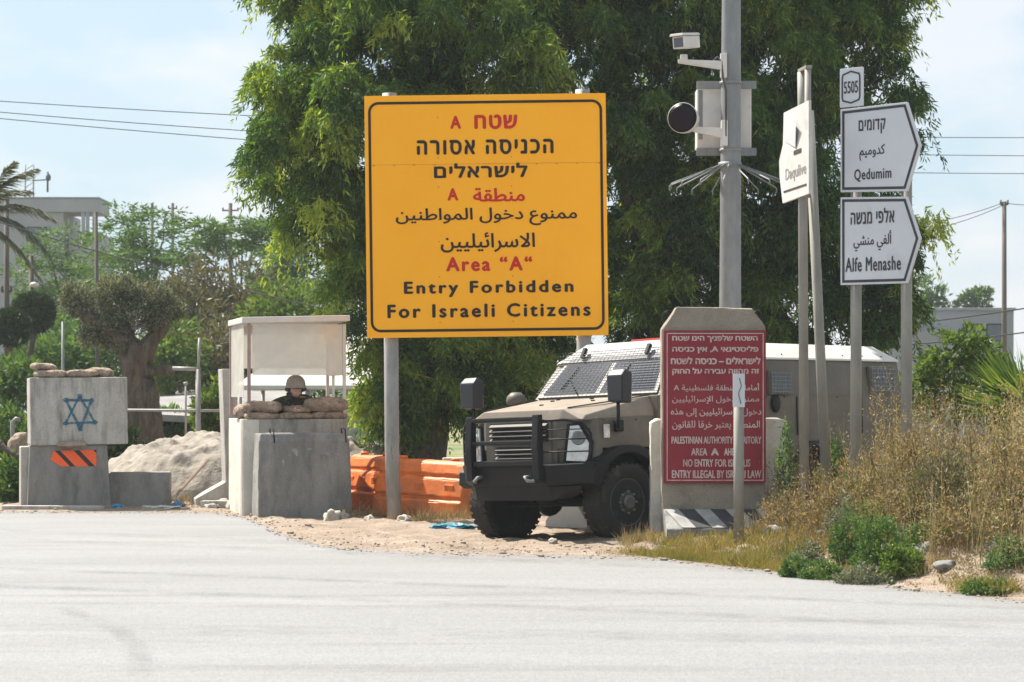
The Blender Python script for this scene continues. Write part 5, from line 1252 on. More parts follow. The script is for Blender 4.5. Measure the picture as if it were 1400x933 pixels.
nA = weeping_tree('huge weeping green tree behind the orange-yellow board, its sunlit crown reaching the left sky', baseA,
    [([baseA, W(585, 520, TA), W(610, 380, TA + .5), W(600, 180, TA + .3), W(560, -60, TA)], .42, .10), ([W(572, 620, TA), W(545, 520, TA - .5), W(500, 380, TA), W(455, 200, TA)], .24, .06),
     ([W(590, 560, TA), W(680, 420, TA + 1), W(740, 200, TA + 1), W(760, -80, TA + .5)], .25, .07)],
    [bl(420, 60, 37.6, 1.0, 1.6, 1.5), bl(430, -80, 38, 1.2, 1.8, 1.4), bl(405, 190, 37.4, .9, 1.4, 1.1), bl(455, 300, 37.2, .9, 1.4, 1.0), bl(520, 60, 37.0, 1.2, 1.8, 1.5), bl(560, -120, 38, 1.8, 2.0, 1.8), bl(480, 170, 36.6, 1.0, 1.2, 1.2),
     bl(650, 40, 37.5, 1.8, 2.0, 1.6), bl(720, -80, 38.5, 1.9, 2.2, 1.8), bl(500, 410, 37.0, .55, 1.2, .9), bl(520, 510, 37.3, .55, 1.1, .65), bl(590, 500, 37.0, .9, 1.0, .75), bl(660, 510, 38, 1.2, 1.2, .8), bl(640, 420, 38.5, 1.6, 1.5, .9),
     bl(780, 60, 38.5, 1.4, 1.6, 1.7), bl(740, 490, 38.5, 1.0, 1.0, .8), bl(560, 300, 38.3, 1.3, 1.6, 1.5), bl(700, 280, 39, 1.8, 1.6, 1.8), bl(445, 235, 37.4, .8, 1.2, 1.0), bl(535, 555, 37.2, .5, .9, .42), bl(600, 552, 37.2, .55, .9, .42), bl(640, 535, 38, .6, .9, .5), bl(395, 120, 37.6, .7, 1.2, 1.1), bl(600, 30, 37.6, 1.1, 1.4, 1.2), bl(560, 90, 37.4, .9, 1.0, .8), bl(410, 270, 37.4, .5, .8, .8)], 580, seed=11)
nB = weeping_tree('huge dark weeping tree behind the camera pole, with leaning trunk and crown gaps', baseB,
    [([baseB, W(905, 470, 39.5), W(880, 330, 39.5), W(850, 230, 39.2), W(830, 80, 40), W(815, -80, 40)], .30, .07), ([W(890, 360, 39.5), W(930, 300, 40), W(960, 150, 40), W(975, -80, 40)], .15, .05),
     ([W(905, 470, 39.8), W(1010, 380, 40), W(1090, 220, 40), W(1140, 40, 39.5)], .14, .04)],
    [bl(880, 40, 38.5, 1.4, 1.8, 1.6), bl(870, -120, 38.5, 1.8, 2.0, 1.8), bl(960, 120, 38.2, 1.3, 1.6, 1.5), bl(1010, -60, 38.5, 1.8, 2.0, 1.7), bl(1060, 60, 38.5, 1.2, 1.5, 1.3), bl(1160, -60, 39, 1.4, 1.6, 1.4), bl(1160, 50, 39, .85, 1.3, .75),
     bl(1200, 120, 39, .65, 1.0, .6), bl(1225, 165, 39.4, .45, .7, .5), bl(1120, 180, 39, .8, 1.2, .8), bl(1050, 270, 39, 1.0, 1.2, 1.2), bl(940, 250, 39.8, 1.2, 1.2, 1.2), bl(1180, 300, 39.2, .9, 1.1, .8), bl(1225, 370, 39, .75, .9, .7), bl(1230, 310, 39, .5, .8, .5),
     bl(1190, 420, 39, .8, 1.0, .6), bl(1090, 400, 39, 1.2, 1.3, 1.0), bl(980, 400, 39.5, 1.3, 1.3, 1.0), bl(880, 420, 39.8, 1.1, 1.1, .9), bl(850, 280, 40, .9, 1.0, 1.3), bl(930, 490, 40, 1.3, 1.2, .7), bl(1080, 500, 40, 1.4, 1.2, .7), bl(1210, -20, 39, .8, 1.0, .8), bl(885, 320, 37.6, .8, .7, .8), bl(940, 300, 37.4, .7, .6, .8), bl(1085, 215, 37.8, .7, .7, .8), bl(870, 180, 37.8, .8, .9, 1.0), bl(1010, 180, 37.8, .9, .9, 1.1), bl(930, 380, 38, 1.0, .9, .9), bl(1100, 320, 38, .7, .8, .7)], 600, seed=23)
print('main leaves', nA, nB)

def cloud(blobs, n, ls, lw, up=0.3, shell=.55, flat=1.0, bias=None, tufts=0):
    """leaf quads filling soft blobs; blobs are (centre, radii)"""
    vol = np.array([r[0] * r[1] + r[0] * r[2] + r[1] * r[2] for _, r in blobs]); vol = vol / vol.sum()
    idx = rng.choice(len(blobs), n, p=vol); C = np.array([b[0] for b in blobs])[idx]; Rr = np.array([b[1] for b in blobs])[idx]
    if tufts:
        tc_ = insphere(tufts * len(blobs), .5).reshape(len(blobs), tufts, 3); o_ = tc_[idx, rng.integers(0, tufts, n)] + rng.normal(size=(n, 3)) * .16
    else: o_ = insphere(n, shell)
    P_ = C + o_ * Rr
    D_ = o_ + rng.normal(size=(n, 3)) * .8 + np.array([0, 0, up]); D_[:, 2] *= flat
    return leafV(P_, D_, rng.uniform(.7, 1.3, n) * ls, rng.uniform(.7, 1.3, n) * lw)
def bushy(name, label, cat, base, blobs, n, ls, lw, m, trunks=(), bark=BARKD, tufts=0, up=.3, flat=1.0, group=None, crown='crown', shell=.55, stem='trunk'):
    root = thing(name, label, cat, base, 0, group); B = np.array(base)
    if trunks:
        bm = BM()
        for k, (pts, r0, r1) in enumerate(trunks):
            pts = [Vector(p) - Vector(base) for p in pts]; f = []
            for i in range(len(pts) - 1): f += limb_path(pts[i], pts[i + 1], 0, .16, 6, k * 3.3 + i + base[0])[:-1]
            f.append(pts[-1]); tube(bm, f, [r0 + (r1 - r0) * i / (len(f) - 1) for i in range(len(f))], 22 if r0 > .15 else 10, wob=.45, seed=k + base[0])
        obj(stem, bm, bark, root)
    lb_ = [(np.array(c) - B, np.array(r)) for c, r in blobs]
    quad_mesh(crown, cloud(lb_, n, ls, lw, up, shell, flat, tufts=tufts), m, root)
    return root
def gb(px, Y): x = (px - 700) / FPX * Y; return (x, Y, gz(x, Y))

# olive tree
OY = 40.0
ob = gb(196, OY)
bushy('olive_tree', 'old pollarded olive tree with a thick gnarled trunk behind the star block', 'tree', ob,
    [bl(106, 410, OY, .29, .3, .26), bl(96, 400, OY, .16, .2, .16), bl(152, 404, OY, .30, .35, .36), bl(174, 396, OY, .28, .3, .30), bl(212, 408, OY, .33, .35, .30), bl(232, 425, OY, .25, .3, .24), bl(188, 432, OY, .42, .35, .30), bl(146, 450, OY, .36, .35, .28), bl(165, 470, OY, .28, .3, .18), bl(208, 438, OY, .22, .3, .2), bl(124, 462, OY, .2, .2, .16)],
    27000, .065, .021, LM_OLIVE, [([ob, W(190, 560, OY), W(186, 500, OY), W(182, 470, OY)], .36, .24), ([W(186, 500, OY), W(205, 470, OY), W(224, 445, OY), W(232, 420, OY)], .2, .05), ([W(184, 480, OY), W(150, 450, OY), W(128, 440, OY), W(112, 425, OY), W(98, 428, OY)], .2, .09),
     ([W(112, 428, OY), W(106, 405, OY)], .09, .03), ([W(182, 475, OY), W(165, 430, OY), W(158, 400, OY)], .14, .04), ([W(190, 512, OY - .1), W(214, 508, OY - .1), W(237, 504, OY)], .10, .075), ([ob, W(204, 575, OY - .2), W(200, 520, OY - .1)], .24, .16)], BARK, tufts=60)

# clipped dark trees at far left
DG = 'dark clipped ball trees at the left'
for (px, py, Y, r, lab) in ((45, 428, 58, .68, 'larger dark clipped ball tree with bare trunk left of the olive tree'), (14, 448, 56, .58, 'smaller dark clipped ball tree at the left frame edge, nearer and lower')):
    b_ = gb(px + (-6 if px > 40 else -4), Y)
    bushy('ball_tree', lab, 'tree', b_, [bl(px, py, Y, r * .86, r * .9, r * .8), bl(px + 11, py - 6, Y, r * .5, r * .5, r * .5), bl(px - 12, py + 5, Y, r * .55, r * .5, r * .5), bl(px + 6, py + 11, Y, r * .6, r * .5, r * .45), bl(px - 6, py - 10, Y, r * .5, r * .5, r * .48)], 8000, .10, .04, LM_DARK, [([b_, W(px - 4, 540, Y), W(px, py + 15, Y)], .10, .07)], group=DG, shell=.5)
# date palm fronds from the left
def frond(P0, P1, sag, L_leaf, n=120):
    P0, P1 = np.array(P0), np.array(P1); t = np.linspace(.12, 1, n); mid = (P0 + P1) / 2 + np.array([0, 0, sag])
    cur = lambda t_: ((1 - t_) ** 2)[:, None] * P0 + (2 * t_ * (1 - t_))[:, None] * mid + (t_ ** 2)[:, None] * P1
    pos = cur(t); tan = nrm(np.gradient(pos, axis=0)); side = nrm(np.cross(tan, np.array([0, 0, 1.0])))
    Vq = []
    for s in (-1, 1):
        d = tan * .75 + s * side * .8 + np.array([0, 0, -.1 + .0]) + rng.normal(size=pos.shape) * .12 + np.array([0, 0, .35]) * 0
        l_ = L_leaf * (np.sin(PI * np.clip(t * .9 + .08, 0, 1)) * .8 + .25)
        Vq.append(leafV(pos, d, l_ * 1.25, np.full(n, .05), .3, .25))
    ts = np.linspace(0, 1, 12); return np.concatenate(Vq), [Vector(p) for p in cur(ts)]
def palm(label, base, top, fr, trunk_r, m, name='date_palm'):
    root = thing(name, label, 'palm', base); B = np.array(base); bm = BM(); zt = top - Vector(base)
    tube(bm, [(0, 0, 0), zt * .5 + Vector((.1, 0, 0)), zt], [trunk_r * 1.15, trunk_r, trunk_r * .9], 14, wob=.3); obj('trunk', bm, BARKD, root)
    for (tip, sag, LL) in fr:
        q_, path = frond(top, tip, sag, LL); q_ = q_ - B
        f = quad_mesh('frond', q_, m, root); bm = BM(); tube(bm, [p - Vector(base) for p in path], [.022 - .018 * i / 11 for i in range(12)], 6); obj('rachis', bm, BARKD, f)
PYY = 60.0
pt = W(-45, 305, PYY); pb = gb(-45, PYY)
palm('date palm whose grey-green fronds reach in over the left frame edge', pb, pt,
    [(W(50, 232, PYY), .55, .5), (W(75, 300, PYY + .5), .85, .5), (W(68, 350, PYY), 1.1, .5), (W(20, 222, PYY - .5), .2, .45), (W(40, 262, PYY + 1), .6, .5), (W(58, 385, PYY + .4), .9, .45), (W(-120, 230, PYY), .5, .5), (W(-160, 310, PYY), .9, .5), (W(-60, 210, PYY + .5), .1, .5), (W(-110, 380, PYY), 1, .5)], .22, LM_PALM)

# feathery trees on the slope
FG = 'feathery flat-crowned trees beyond the sand heap'
def feathery(label, px, Y, pads, n):
    b_ = gb(px, Y); tr = [([b_, W(px + 3, 470, Y), W(px, 400, Y)], .16, .09)]
    blobs = []
    for (qx, qy, rx_, rz_) in pads:
        blobs.append(bl(qx, qy, Y + rng.uniform(-1.5, 1.5), rx_, rx_ * .9, rz_)); tr.append(([W(px, 430, Y), W((px + qx) / 2, (430 + qy) / 2 + 8, Y), W(qx, qy + 4, Y)], .07, .02))
    bushy('feathery_tree', label, 'tree', b_, blobs, n, .26, .07, LM_FEATH, tr, BARKD, up=.1, flat=.4, group=FG, shell=.2, tufts=13)
feathery('feathery tree with open layered crown left of the middle wooden pole', 105, 92, [(62, 345, 1.2, .7), (48, 378, 1.3, .8), (88, 330, 1.4, .6), (110, 352, 2.0, .8), (75, 375, 1.8, .8), (125, 400, 2.0, .9), (95, 420, 2.0, 1.0), (60, 420, 1.6, .8)], 6800)
feathery('tall feathery tree with layered crown and sky gaps, behind the olive tree', 205, 88, [(172, 290, .9, .35), (225, 292, .8, .35), (200, 312, 1.5, .45), (165, 318, 1.2, .45), (215, 338, 1.6, .6), (180, 352, 1.8, .7), (150, 372, 1.7, .7), (215, 372, 1.5, .7), (190, 395, 2.0, .9)], 6200)
feathery('umbrella-crowned feathery tree left of the guard booth roof, thin trunk showing', 330, 85, [(305, 310, 1.3, .42), (350, 305, 1.3, .42), (378, 312, 1.2, .45), (275, 325, 1.2, .45), (330, 328, 1.6, .4), (362, 335, 1.4, .5), (258, 345, 1.0, .45), (318, 350, .9, .35)], 5600)
feathery('dense rounded feathery tree partly behind the wide sign tree at its left foot', 400, 80, [(388, 352, 1.1, .6), (400, 385, 1.2, .8), (370, 370, 1.0, .6), (420, 360, 1.2, .8), (385, 410, 1.4, .7), (430, 400, 1.2, .8)], 6500)
# dry scrub on the slope
SG = 'dry scrub bushes on the slope'
for i, (px, py, Y, rx_, rz_, m_, lab) in enumerate([
    (262, 425, 66, 1.3, 1.1, LM_SCRUB, 'brown-green scrub bush right of the olive crown'), (310, 405, 68, 1.5, 1.2, LM_SCRUB, 'tallest brown scrub bush left of the booth roof'), (350, 430, 67, 1.2, 1.2, LM_SCRUB, 'scrub bush seen just above the booth roof left corner'),
    (285, 475, 62, 1.4, .9, LM_SCRUB, 'low straw-brown scrub bush over the grey shed roof'), (325, 480, 63, 1.1, .8, LM_SCRUB, 'low scrub bush behind the top of the L-shaped piece'), (235, 470, 60, .8, .8, LM_BRIGHT, 'light green bush right of the olive trunk'),
    (60, 470, 66, 1.3, .9, LM_FEATH, 'green bush under the clipped ball trees'), (110, 480, 64, 1.2, .8, LM_FEATH, 'green bush behind the olive tree limbs at left'), (10, 510, 50, .8, .35, LM_SHRUB, 'bright green low bush at the left frame edge behind the blocks'),
    (225, 520, 70, 1.2, .5, LM_BRIGHT, 'bright green weed bank left of the pipe fence'), (262, 520, 71, 1.0, .5, LM_BRIGHT, 'bright green weed bank by the pipe fence post'), (385, 420, 63, 1.0, .7, LM_BRIGHT, 'bright yellow-green bush above the booth roof'), (430, 425, 64, 1.0, .8, LM_BRIGHT, 'bright green bush right of the booth roof'),
    (15, 600, 38, .6, .5, LM_SHRUB, 'leafy shrub at the left frame edge beside the hazard block'), (25, 655, 34.5, .35, .35, LM_SHRUB, 'small green shrub at the left foot of the hazard block'), (175, 620, 37, .45, .35, LM_DARK, 'dark leafy shrub at the olive trunk foot'), (222, 572, 53, .8, .22, LM_SHRUB, 'green shrub under the grey shed roof behind the sand heap'), (292, 560, 43, .35, .55, LM_BRIGHT, 'thin yellow-leaved sapling by the pipe fence')]):
    w = W(px, py, Y); b_ = (w.x, w.y, gz(w.x, w.y)); zz = w.z - b_[2]
    tr = [([b_, (w.x, w.y, w.z)], .04, .02)]
    bushy('shrub', lab, 'shrub', b_, [((w.x, w.y, w.z), (rx_, rx_, rz_)), ((w.x + rx_ * .3, w.y + .2, w.z - rz_ * .6), (rx_ * .9, rx_, rz_ * .8)), ((w.x - rx_ * .4, w.y, w.z - rz_ * .5), (rx_ * .8, rx_, rz_ * .8))] + ([((w.x, w.y, (w.z + b_[2]) / 2), (rx_ * .8, rx_ * .8, zz / 2))] if zz > rz_ * 1.2 else []),
        int(min(9000, 2400 + 2600 * rx_ * rz_ * (66 / Y) ** .5)), .06 + .0022 * Y, .022 + .0009 * Y, m_, tr, BARKD, tufts=34, group=SG if i < 9 else 'green shrubs round the checkpoint', shell=.3, stem='stem', crown='foliage')
# tree at the right beyond the weeds
gtb = gb(1310, 33)
bushy('young_tree', 'bright green young tree right of the truck before the grey building', 'tree', gtb, [bl(1300, 478, 33, .34, .4, .26), bl(1328, 462, 33, .26, .4, .22), bl(1278, 502, 33, .3, .4, .22), bl(1345, 492, 33, .28, .4, .26), bl(1310, 520, 33, .7, .5, .45), bl(1260, 540, 33, .4, .4, .35), bl(1330, 555, 33, .7, .5, .4)], 5200, .11, .042, LM_BRIGHT, [([gtb, W(1308, 560, 33), W(1303, 480, 33)], .05, .02), ([W(1308, 560, 33), W(1330, 500, 33), W(1335, 455, 33)], .035, .012)], BARKD, tufts=22)
# fan palm leaves at the right edge
fpb = gb(1408, 31)
root = thing('fan_palm', 'small fan palm with spiky green leaves at the right frame edge', 'palm', fpb)
cz = W(1408, 590, 31) - Vector(fpb)
bm = BM(); tube(bm, [(0, 0, 0), cz], [.16, .13], 12, wob=.3); obj('trunk', bm, BARKD, root)
for k, (ang, el, ll) in enumerate([(180, 50, 1.0), (150, 65, 1.1), (200, 30, .95), (100, 75, 1.1), (60, 60, 1.1), (20, 50, 1.1), (270, 55, .9), (230, 62, 1.0), (320, 45, .9), (165, 35, .9)]):
    d = np.array([math.cos(R(ang)) * math.cos(R(el)), math.sin(R(ang)) * math.cos(R(el)), math.sin(R(el))]); c0 = np.array(cz) + d * .35
    sd = nrm(np.cross(d, [0, 0, 1]).reshape(1, 3))[0]; n = 34; th = np.linspace(-1.25, 1.25, n)
    D_ = np.cos(th)[:, None] * d + np.sin(th)[:, None] * sd + rng.normal(size=(n, 3)) * .04
    f = quad_mesh('fan_leaf', leafV(np.tile(c0, (n, 1)), D_, np.full(n, ll * 1.0) * rng.uniform(.85, 1.1, n), np.full(n, .05), .5, .08), LM_BRIGHT, root)
    bm = BM(); tube(bm, [cz, Vector(c0)], .014, 6); obj('leaf_stalk', bm, BARKD, f)

# far tree line
fl = []
for x in np.linspace(-75, 95, 46):
    Y = 240 + 30 * math.sin(x * .3); h = 5.5 + 3.0 * noise.noise(Vector((x * .09, 1, 0)))
    fl.append(((x, Y, gz(x, Y) + h * .5), (3.2, 3, h * .55)))
o = quad_mesh('treeline', cloud(fl, 22000, .8, .35, .3, .5, tufts=14), LM_FEATH); tag(o, 'distant hazy band of trees along the horizon', 'trees', kind='stuff')
CG = 'distant tree tops above the grey building'
for px, py, r, lab in ((1270, 402, .9, 'distant tree top left of the grey building at right, tallest of three'), (1322, 418, .6, 'small distant tree top over the middle of the grey building roof'), (1343, 412, .6, 'distant tree top beside the wooden pole over the grey building')):
    b_ = gb(px, 130); bushy('distant_tree', lab, 'tree', b_, [bl(px, py, 130, r, r, r * 1.2), bl(px + 3, py + 30, 130, r * 1.3, r, r * 1.5)], 1600, .28, .13, LM_FEATH, [([b_, W(px, py, 130)], .2, .06)], tufts=18, group=CG)

# roadside dry weeds on the right, as ground cover
def stalks(n, xr, yr, hr, bits, seed, hfun=None):
    global rng
    rng = np.random.default_rng(seed); Vq, vv = [], []
    cnt = 0
    while cnt < n:
        x, y = rng.uniform(*xr), rng.uniform(*yr)
        if y - edge(x) < .9 + .5 * noise.noise(Vector((x, y, 0))): continue
        if x < 2.85 + (24.5 - y) * .0 and y > 22.6 and x < (1055 - 700) / FPX * y: continue
        dens = .45 + 1.3 * noise.noise(Vector((x * 1.3, y * 1.3, 4)))
        if rng.random() > dens * 1.6 - .02: continue
        h = rng.uniform(*hr) * (hfun(x, y) if hfun else 1); z = gz(x, y); lean = rng.normal(size=2) * .12 * h; k = 6
        t = np.linspace(0, 1, k); P_ = np.stack([x + lean[0] * t ** 1.6, y + lean[1] * t ** 1.6, z + h * t], -1)
        w = .0045 * (1 - .6 * t); a = rng.uniform(0, PI); s = np.array([math.cos(a), math.sin(a), 0])
        for i in range(k - 1): Vq.append(np.stack([P_[i] - s * w[i], P_[i] + s * w[i], P_[i + 1] + s * w[i + 1], P_[i + 1] - s * w[i + 1]])[None])
        base_v = np.clip(.42 + .75 * noise.noise(Vector((x * .9, y * .9, 8))) + rng.normal() * .1, 0, .78); vv += [base_v] * (k - 1)
        nb = int(bits * h); tb = rng.uniform(.08, 1, nb) ** .9
        pos = np.stack([np.interp(tb, t, P_[:, c]) for c in range(3)], -1) + rng.normal(size=(nb, 3)) * .05
        Vq.append(leafV(pos, np.array([0, 0, .7]) + rng.normal(size=(nb, 3)) * .8, rng.uniform(.02, .06, nb), rng.uniform(.006, .016, nb)))
        gr_ = rng.random() < .30 + .9 * max(0, noise.noise(Vector((x * .7, y * .7, 21))))
        vv += list(np.clip((1.0 if gr_ else base_v + .12) + rng.normal(size=nb) * (.05 if gr_ else .16), 0, 1 if gr_ else .8)); cnt += 1
    return np.concatenate(Vq), np.array(vv)
hf = lambda x, y: (.55 + .45 * float(sst(3.0, 5.0, x))) * (.6 + .6 * float(sst(.3, 3.0, y - edge(x))) * (.75 + .6 * noise.noise(Vector((x * .8, y * .8, 2)))))
q_, v_ = stalks(1500, (2.3, 7.2), (18.0, 26.5), (.45, 1.3), 52, 31, hf)
tag(quad_mesh('dry_weeds', q_, LM_DRY, None, v_), 'tall straw-coloured dry weeds covering the bank at right', 'weeds', kind='stuff')
def tufts(n, region, hr, seed, m, name, label, wl=.006, per=16):
    global rng
    rng = np.random.default_rng(seed); Ps, Ds, Ls = [], [], []
    cnt = 0
    while cnt < n:
        x, y = region(); z = gz(x, y); h = rng.uniform(*hr); k = per
        Ps.append(np.stack([x + rng.normal(size=k) * .05, y + rng.normal(size=k) * .05, np.full(k, z - .01)], -1)); Ds.append(np.array([0, 0, 1.0]) + rng.normal(size=(k, 3)) * .42); Ls.append(h * rng.uniform(.5, 1.1, k)); cnt += 1
    P_, D_, L_ = np.concatenate(Ps), np.concatenate(Ds), np.concatenate(Ls)
    pv = np.repeat([noise.noise(Vector((p[0, 0] * 1.6, p[0, 1] * 1.6, seed))) for p in Ps], per)
    L_ = L_ * np.clip(.8 + 1.1 * pv, .35, 1.5)
    tag(quad_mesh(name, leafV(P_, D_, L_, np.full(len(L_), wl), .35, .12), m, None, .45 + .75 * pv + rng.normal(size=len(L_)) * .16), label, 'grass', kind='stuff')
def reg_right():
    while True:
        x = rng.uniform(1.3, 6.5); y = edge(x) + abs(rng.normal(0, .9)) + .22 + .3 * noise.noise(Vector((x * 2.2, 3, 3)))
        if rng.random() < .12 + 1.7 * noise.noise(Vector((x * 1.5, y * 1.5, 1))): return x, float(y)
tufts(1250, reg_right, (.05, .21), 41, LM_GRASS, 'roadside_grass', 'yellow-green grass tufts along the right road edge', .006, 26)
def reg_verge():
    px = rng.normal(1010, 62); Y = rng.uniform(20.2, 23.4) - max(0, px - 1000) * .006; x = (px - 700) / FPX * Y
    return x, float(max(Y, edge(x) + .12 + .25 * rng.random()))
tufts(750, reg_verge, (.05, .20), 51, LM_GRASS, 'verge_grass', 'mounded yellow-green grass in front of the marker post', .006, 26)
def reg_bank():
    while True:
        x = rng.uniform(2.1, 6.8); y = edge(x) + rng.uniform(.25, 4.5)
        if rng.random() < .45 + .9 * noise.noise(Vector((x * 1.1, y * 1.1, 6))): return x, float(y)
tufts(1500, reg_bank, (.05, .24), 53, LM_DRY, 'bank_grass', 'short dead brown grass covering the bank under the dry weeds', .006, 22)
def reg_dry():
    c = rng.random()
    if c < .30: px, Y = rng.normal(590, 32), rng.uniform(29.2, 30.6)
    elif c < .42: px, Y = rng.normal(490, 14), rng.uniform(29.8, 31)
    elif c < .6: px, Y = rng.uniform(230, 345), rng.uniform(32.6, 34.5)
    elif c < .75: px, Y = rng.uniform(930, 1060), rng.uniform(22.9, 23.8)
    elif c < .82: px, Y = rng.uniform(850, 900), rng.uniform(23.6, 24.4)
    else: px, Y = rng.normal(590, 36), rng.uniform(29.0, 30.4)
    x = (px - 700) / FPX * Y
    if Y < edge(x) + .2: Y = float(edge(x)) + .3
    return x, Y
tufts(330, reg_dry, (.08, .38), 43, LM_DRY, 'dry_grass', 'dry straw grass tufts round the sign post foot and the barriers', .006, 14)
def reg_far():
    Y = rng.uniform(42, 75); return rng.uniform(-14, 2), Y
tufts(2600, reg_far, (.2, .6), 47, LM_BRIGHT, 'meadow_grass', 'green meadow grass behind the sand heap', .03, 12)
TG = 'dry brown thistle bushes on the right bank'
for (px, Y, w_, h_, m_, lab) in [(1085, 23.2, .30, .40, LM_DRY, 'low dry brown bush at the foot of the torn sign post'), (1118, 23.6, .30, .55, LM_DRY, 'dry tan bush at the foot of the leaning pipe'), (1150, 22.0, .34, .50, LM_DRY, 'dry reddish brown bush before the left post of the direction boards'),
    (1205, 22.3, .42, .72, LM_DRY, 'dry tan bush between the two posts of the direction boards'), (1262, 22.0, .45, .85, LM_DRY, 'tall dry tan bush just right of the right post of the direction boards'), (1300, 21.0, .42, .70, LM_SCRUB, 'dry grey-green bush below the young green tree'),
    (1340, 21.6, .45, .90, LM_DRY, 'tall dry brown bush left of the fan palm'), (1385, 20.6, .42, .85, LM_DRY, 'dry brown bush at the right frame edge under the fan palm'), (1330, 19.9, .38, .45, LM_DRY, 'low dark dry bush above the leafy shrub at the right road edge'), (1240, 20.9, .34, .42, LM_DRY, 'low dry bush behind the pale boulder')]:
    b_ = gb(px, Y); z_ = b_[2]
    sp_ = [([b_, (b_[0] + w_ * math.cos(k * 2.1) * .8, b_[1] + w_ * math.sin(k * 2.1) * .8, z_ + h_ * (.75 + .25 * math.sin(k * 1.7)))], .008, .003) for k in range(9)]
    bushy('dry_bush', lab, 'bush', b_, [((b_[0], b_[1], z_ + h_ * .5), (w_, w_, h_ * .5)), ((b_[0] + w_ * .5, b_[1], z_ + h_ * .3), (w_ * .7, w_ * .7, h_ * .35)), ((b_[0] - w_ * .5, b_[1] - .1, z_ + h_ * .25), (w_ * .7, w_ * .7, h_ * .3))], int(5200 * w_ * h_ / .2), .045, .011, m_, sp_, BARKD, tufts=40, up=.7, group=TG, shell=.2, stem='stem', crown='foliage')
LG = 'white litter scraps along the right verge'
for k, (px, Y, s_, lab) in enumerate([(1035, 21.6, .07, 'white scrap of litter in the yellow grass below the marker post'), (1108, 20.6, .08, 'white scrap of litter beside the smallest roadside shrub'), (1010, 22.0, .06, 'white scrap of litter lying left of the yellow grass, by the marker post foot'), (1130, 21.8, .10, 'pale scrap of litter behind the upright shrub'), (1345, 18.35, .09, 'pale scrap of litter on the dirt at the far right road edge')]):
    o = crumple('paper_scrap', gp(px, Y, .02), (s_, s_ * .6, s_ * .25), PAPER, lab, 'litter', 20 + k); o['group'] = LG
# green shrubs in the foreground right
for (px, py, Y, r, rz_, m_, n, lab) in [(1210, 722, 19.9, .24, .27, LM_SHRUB, 6400, 'round bright green shrub nearest the road at right, largest of its row'), (1165, 715, 20.6, .17, .24, LM_SHRUB, 3600, 'upright green shrub left of the round bright one'), (1085, 757, 20.2, .09, .14, LM_SHRUB, 1700, 'small green shrub furthest left in the roadside row'),
    (1125, 752, 20.0, .17, .11, LM_SHRUB, 2600, 'low grey-green shrub between the small and the upright shrub'), (1180, 765, 19.5, .20, .10, LM_OLIVE, 2800, 'low olive-coloured shrub at the foot of the round bright one'), (1232, 752, 19.6, .16, .16, LM_BRIGHT, 2600, 'yellow-green shrub touching the right side of the round bright one'), (1150, 690, 21.4, .13, .30, LM_OLIVE, 2000, 'tall grey-green thistle behind the upright shrub'), (1195, 700, 20.8, .15, .22, LM_BRIGHT, 2400, 'light green shrub behind the round bright one'), (1105, 735, 20.9, .13, .13, LM_OLIVE, 1500, 'grey-green weed clump behind the smallest roadside shrub'), (1320, 700, 20.9, .26, .22, LM_SHRUB, 2800, 'dark green bushy weed under the young tree among the dry weeds'), (1275, 735, 20.2, .22, .15, LM_SHRUB, 2600, 'loose green shrub right of the round bright one in dry grass'),
    (1385, 760, 18.9, .22, .15, LM_SHRUB, 3000, 'dark leafy shrub at the right frame edge by the road'), (1350, 790, 18.4, .18, .07, LM_SHRUB, 1800, 'flat green plant on the road edge at the far right')]:
    w = W(px, py, Y); b_ = (w.x, w.y, gz(w.x, w.y)); zc = min(w.z, b_[2] + rz_ * .85)
    bushy('roadside_shrub', lab, 'shrub', b_, [((w.x, w.y, zc), (r, r, rz_)), ((w.x - r * .7, w.y - r * .3, b_[2] + rz_ * .3), (r * .6, r * .6, rz_ * .45)), ((w.x + r * .6, w.y - r * .4, b_[2] + rz_ * .3), (r * .7, r * .6, rz_ * .4)), ((w.x + r * .5, w.y - .05, zc - rz_ * .4), (r * .7, r * .7, rz_ * .7)), ((w.x - r * .5, w.y, zc - rz_ * .35), (r * .7, r * .7, rz_ * .7))], n, .038, .013, m_, [([b_, (w.x, w.y, zc)], .012, .006)], BARKD, tufts=26, group='green shrubs along the right road edge', shell=.3, stem='stem', crown='foliage')
# thin green weeds climbing by the sign posts
for px, Y, h, lab in ((1072, 23.6, 1.0, 'tall thin green weed between the slab and the torn sign post'), (1140, 24.4, .8, 'thin green weed right of the leaning pipe')):
    b_ = gb(px, Y); bushy('tall_weed', lab, 'weed', b_, [((b_[0], b_[1], b_[2] + h * .55), (.10, .10, h * .5)), ((b_[0] + .05, b_[1], b_[2] + h * .3), (.14, .12, h * .3))], 1500, .055, .018, LM_SHRUB, [([b_, (b_[0] + .03, b_[1], b_[2] + h)], .008, .003)], BARKD, tufts=30, group='thin green weeds by the posts', stem='stem', crown='foliage')

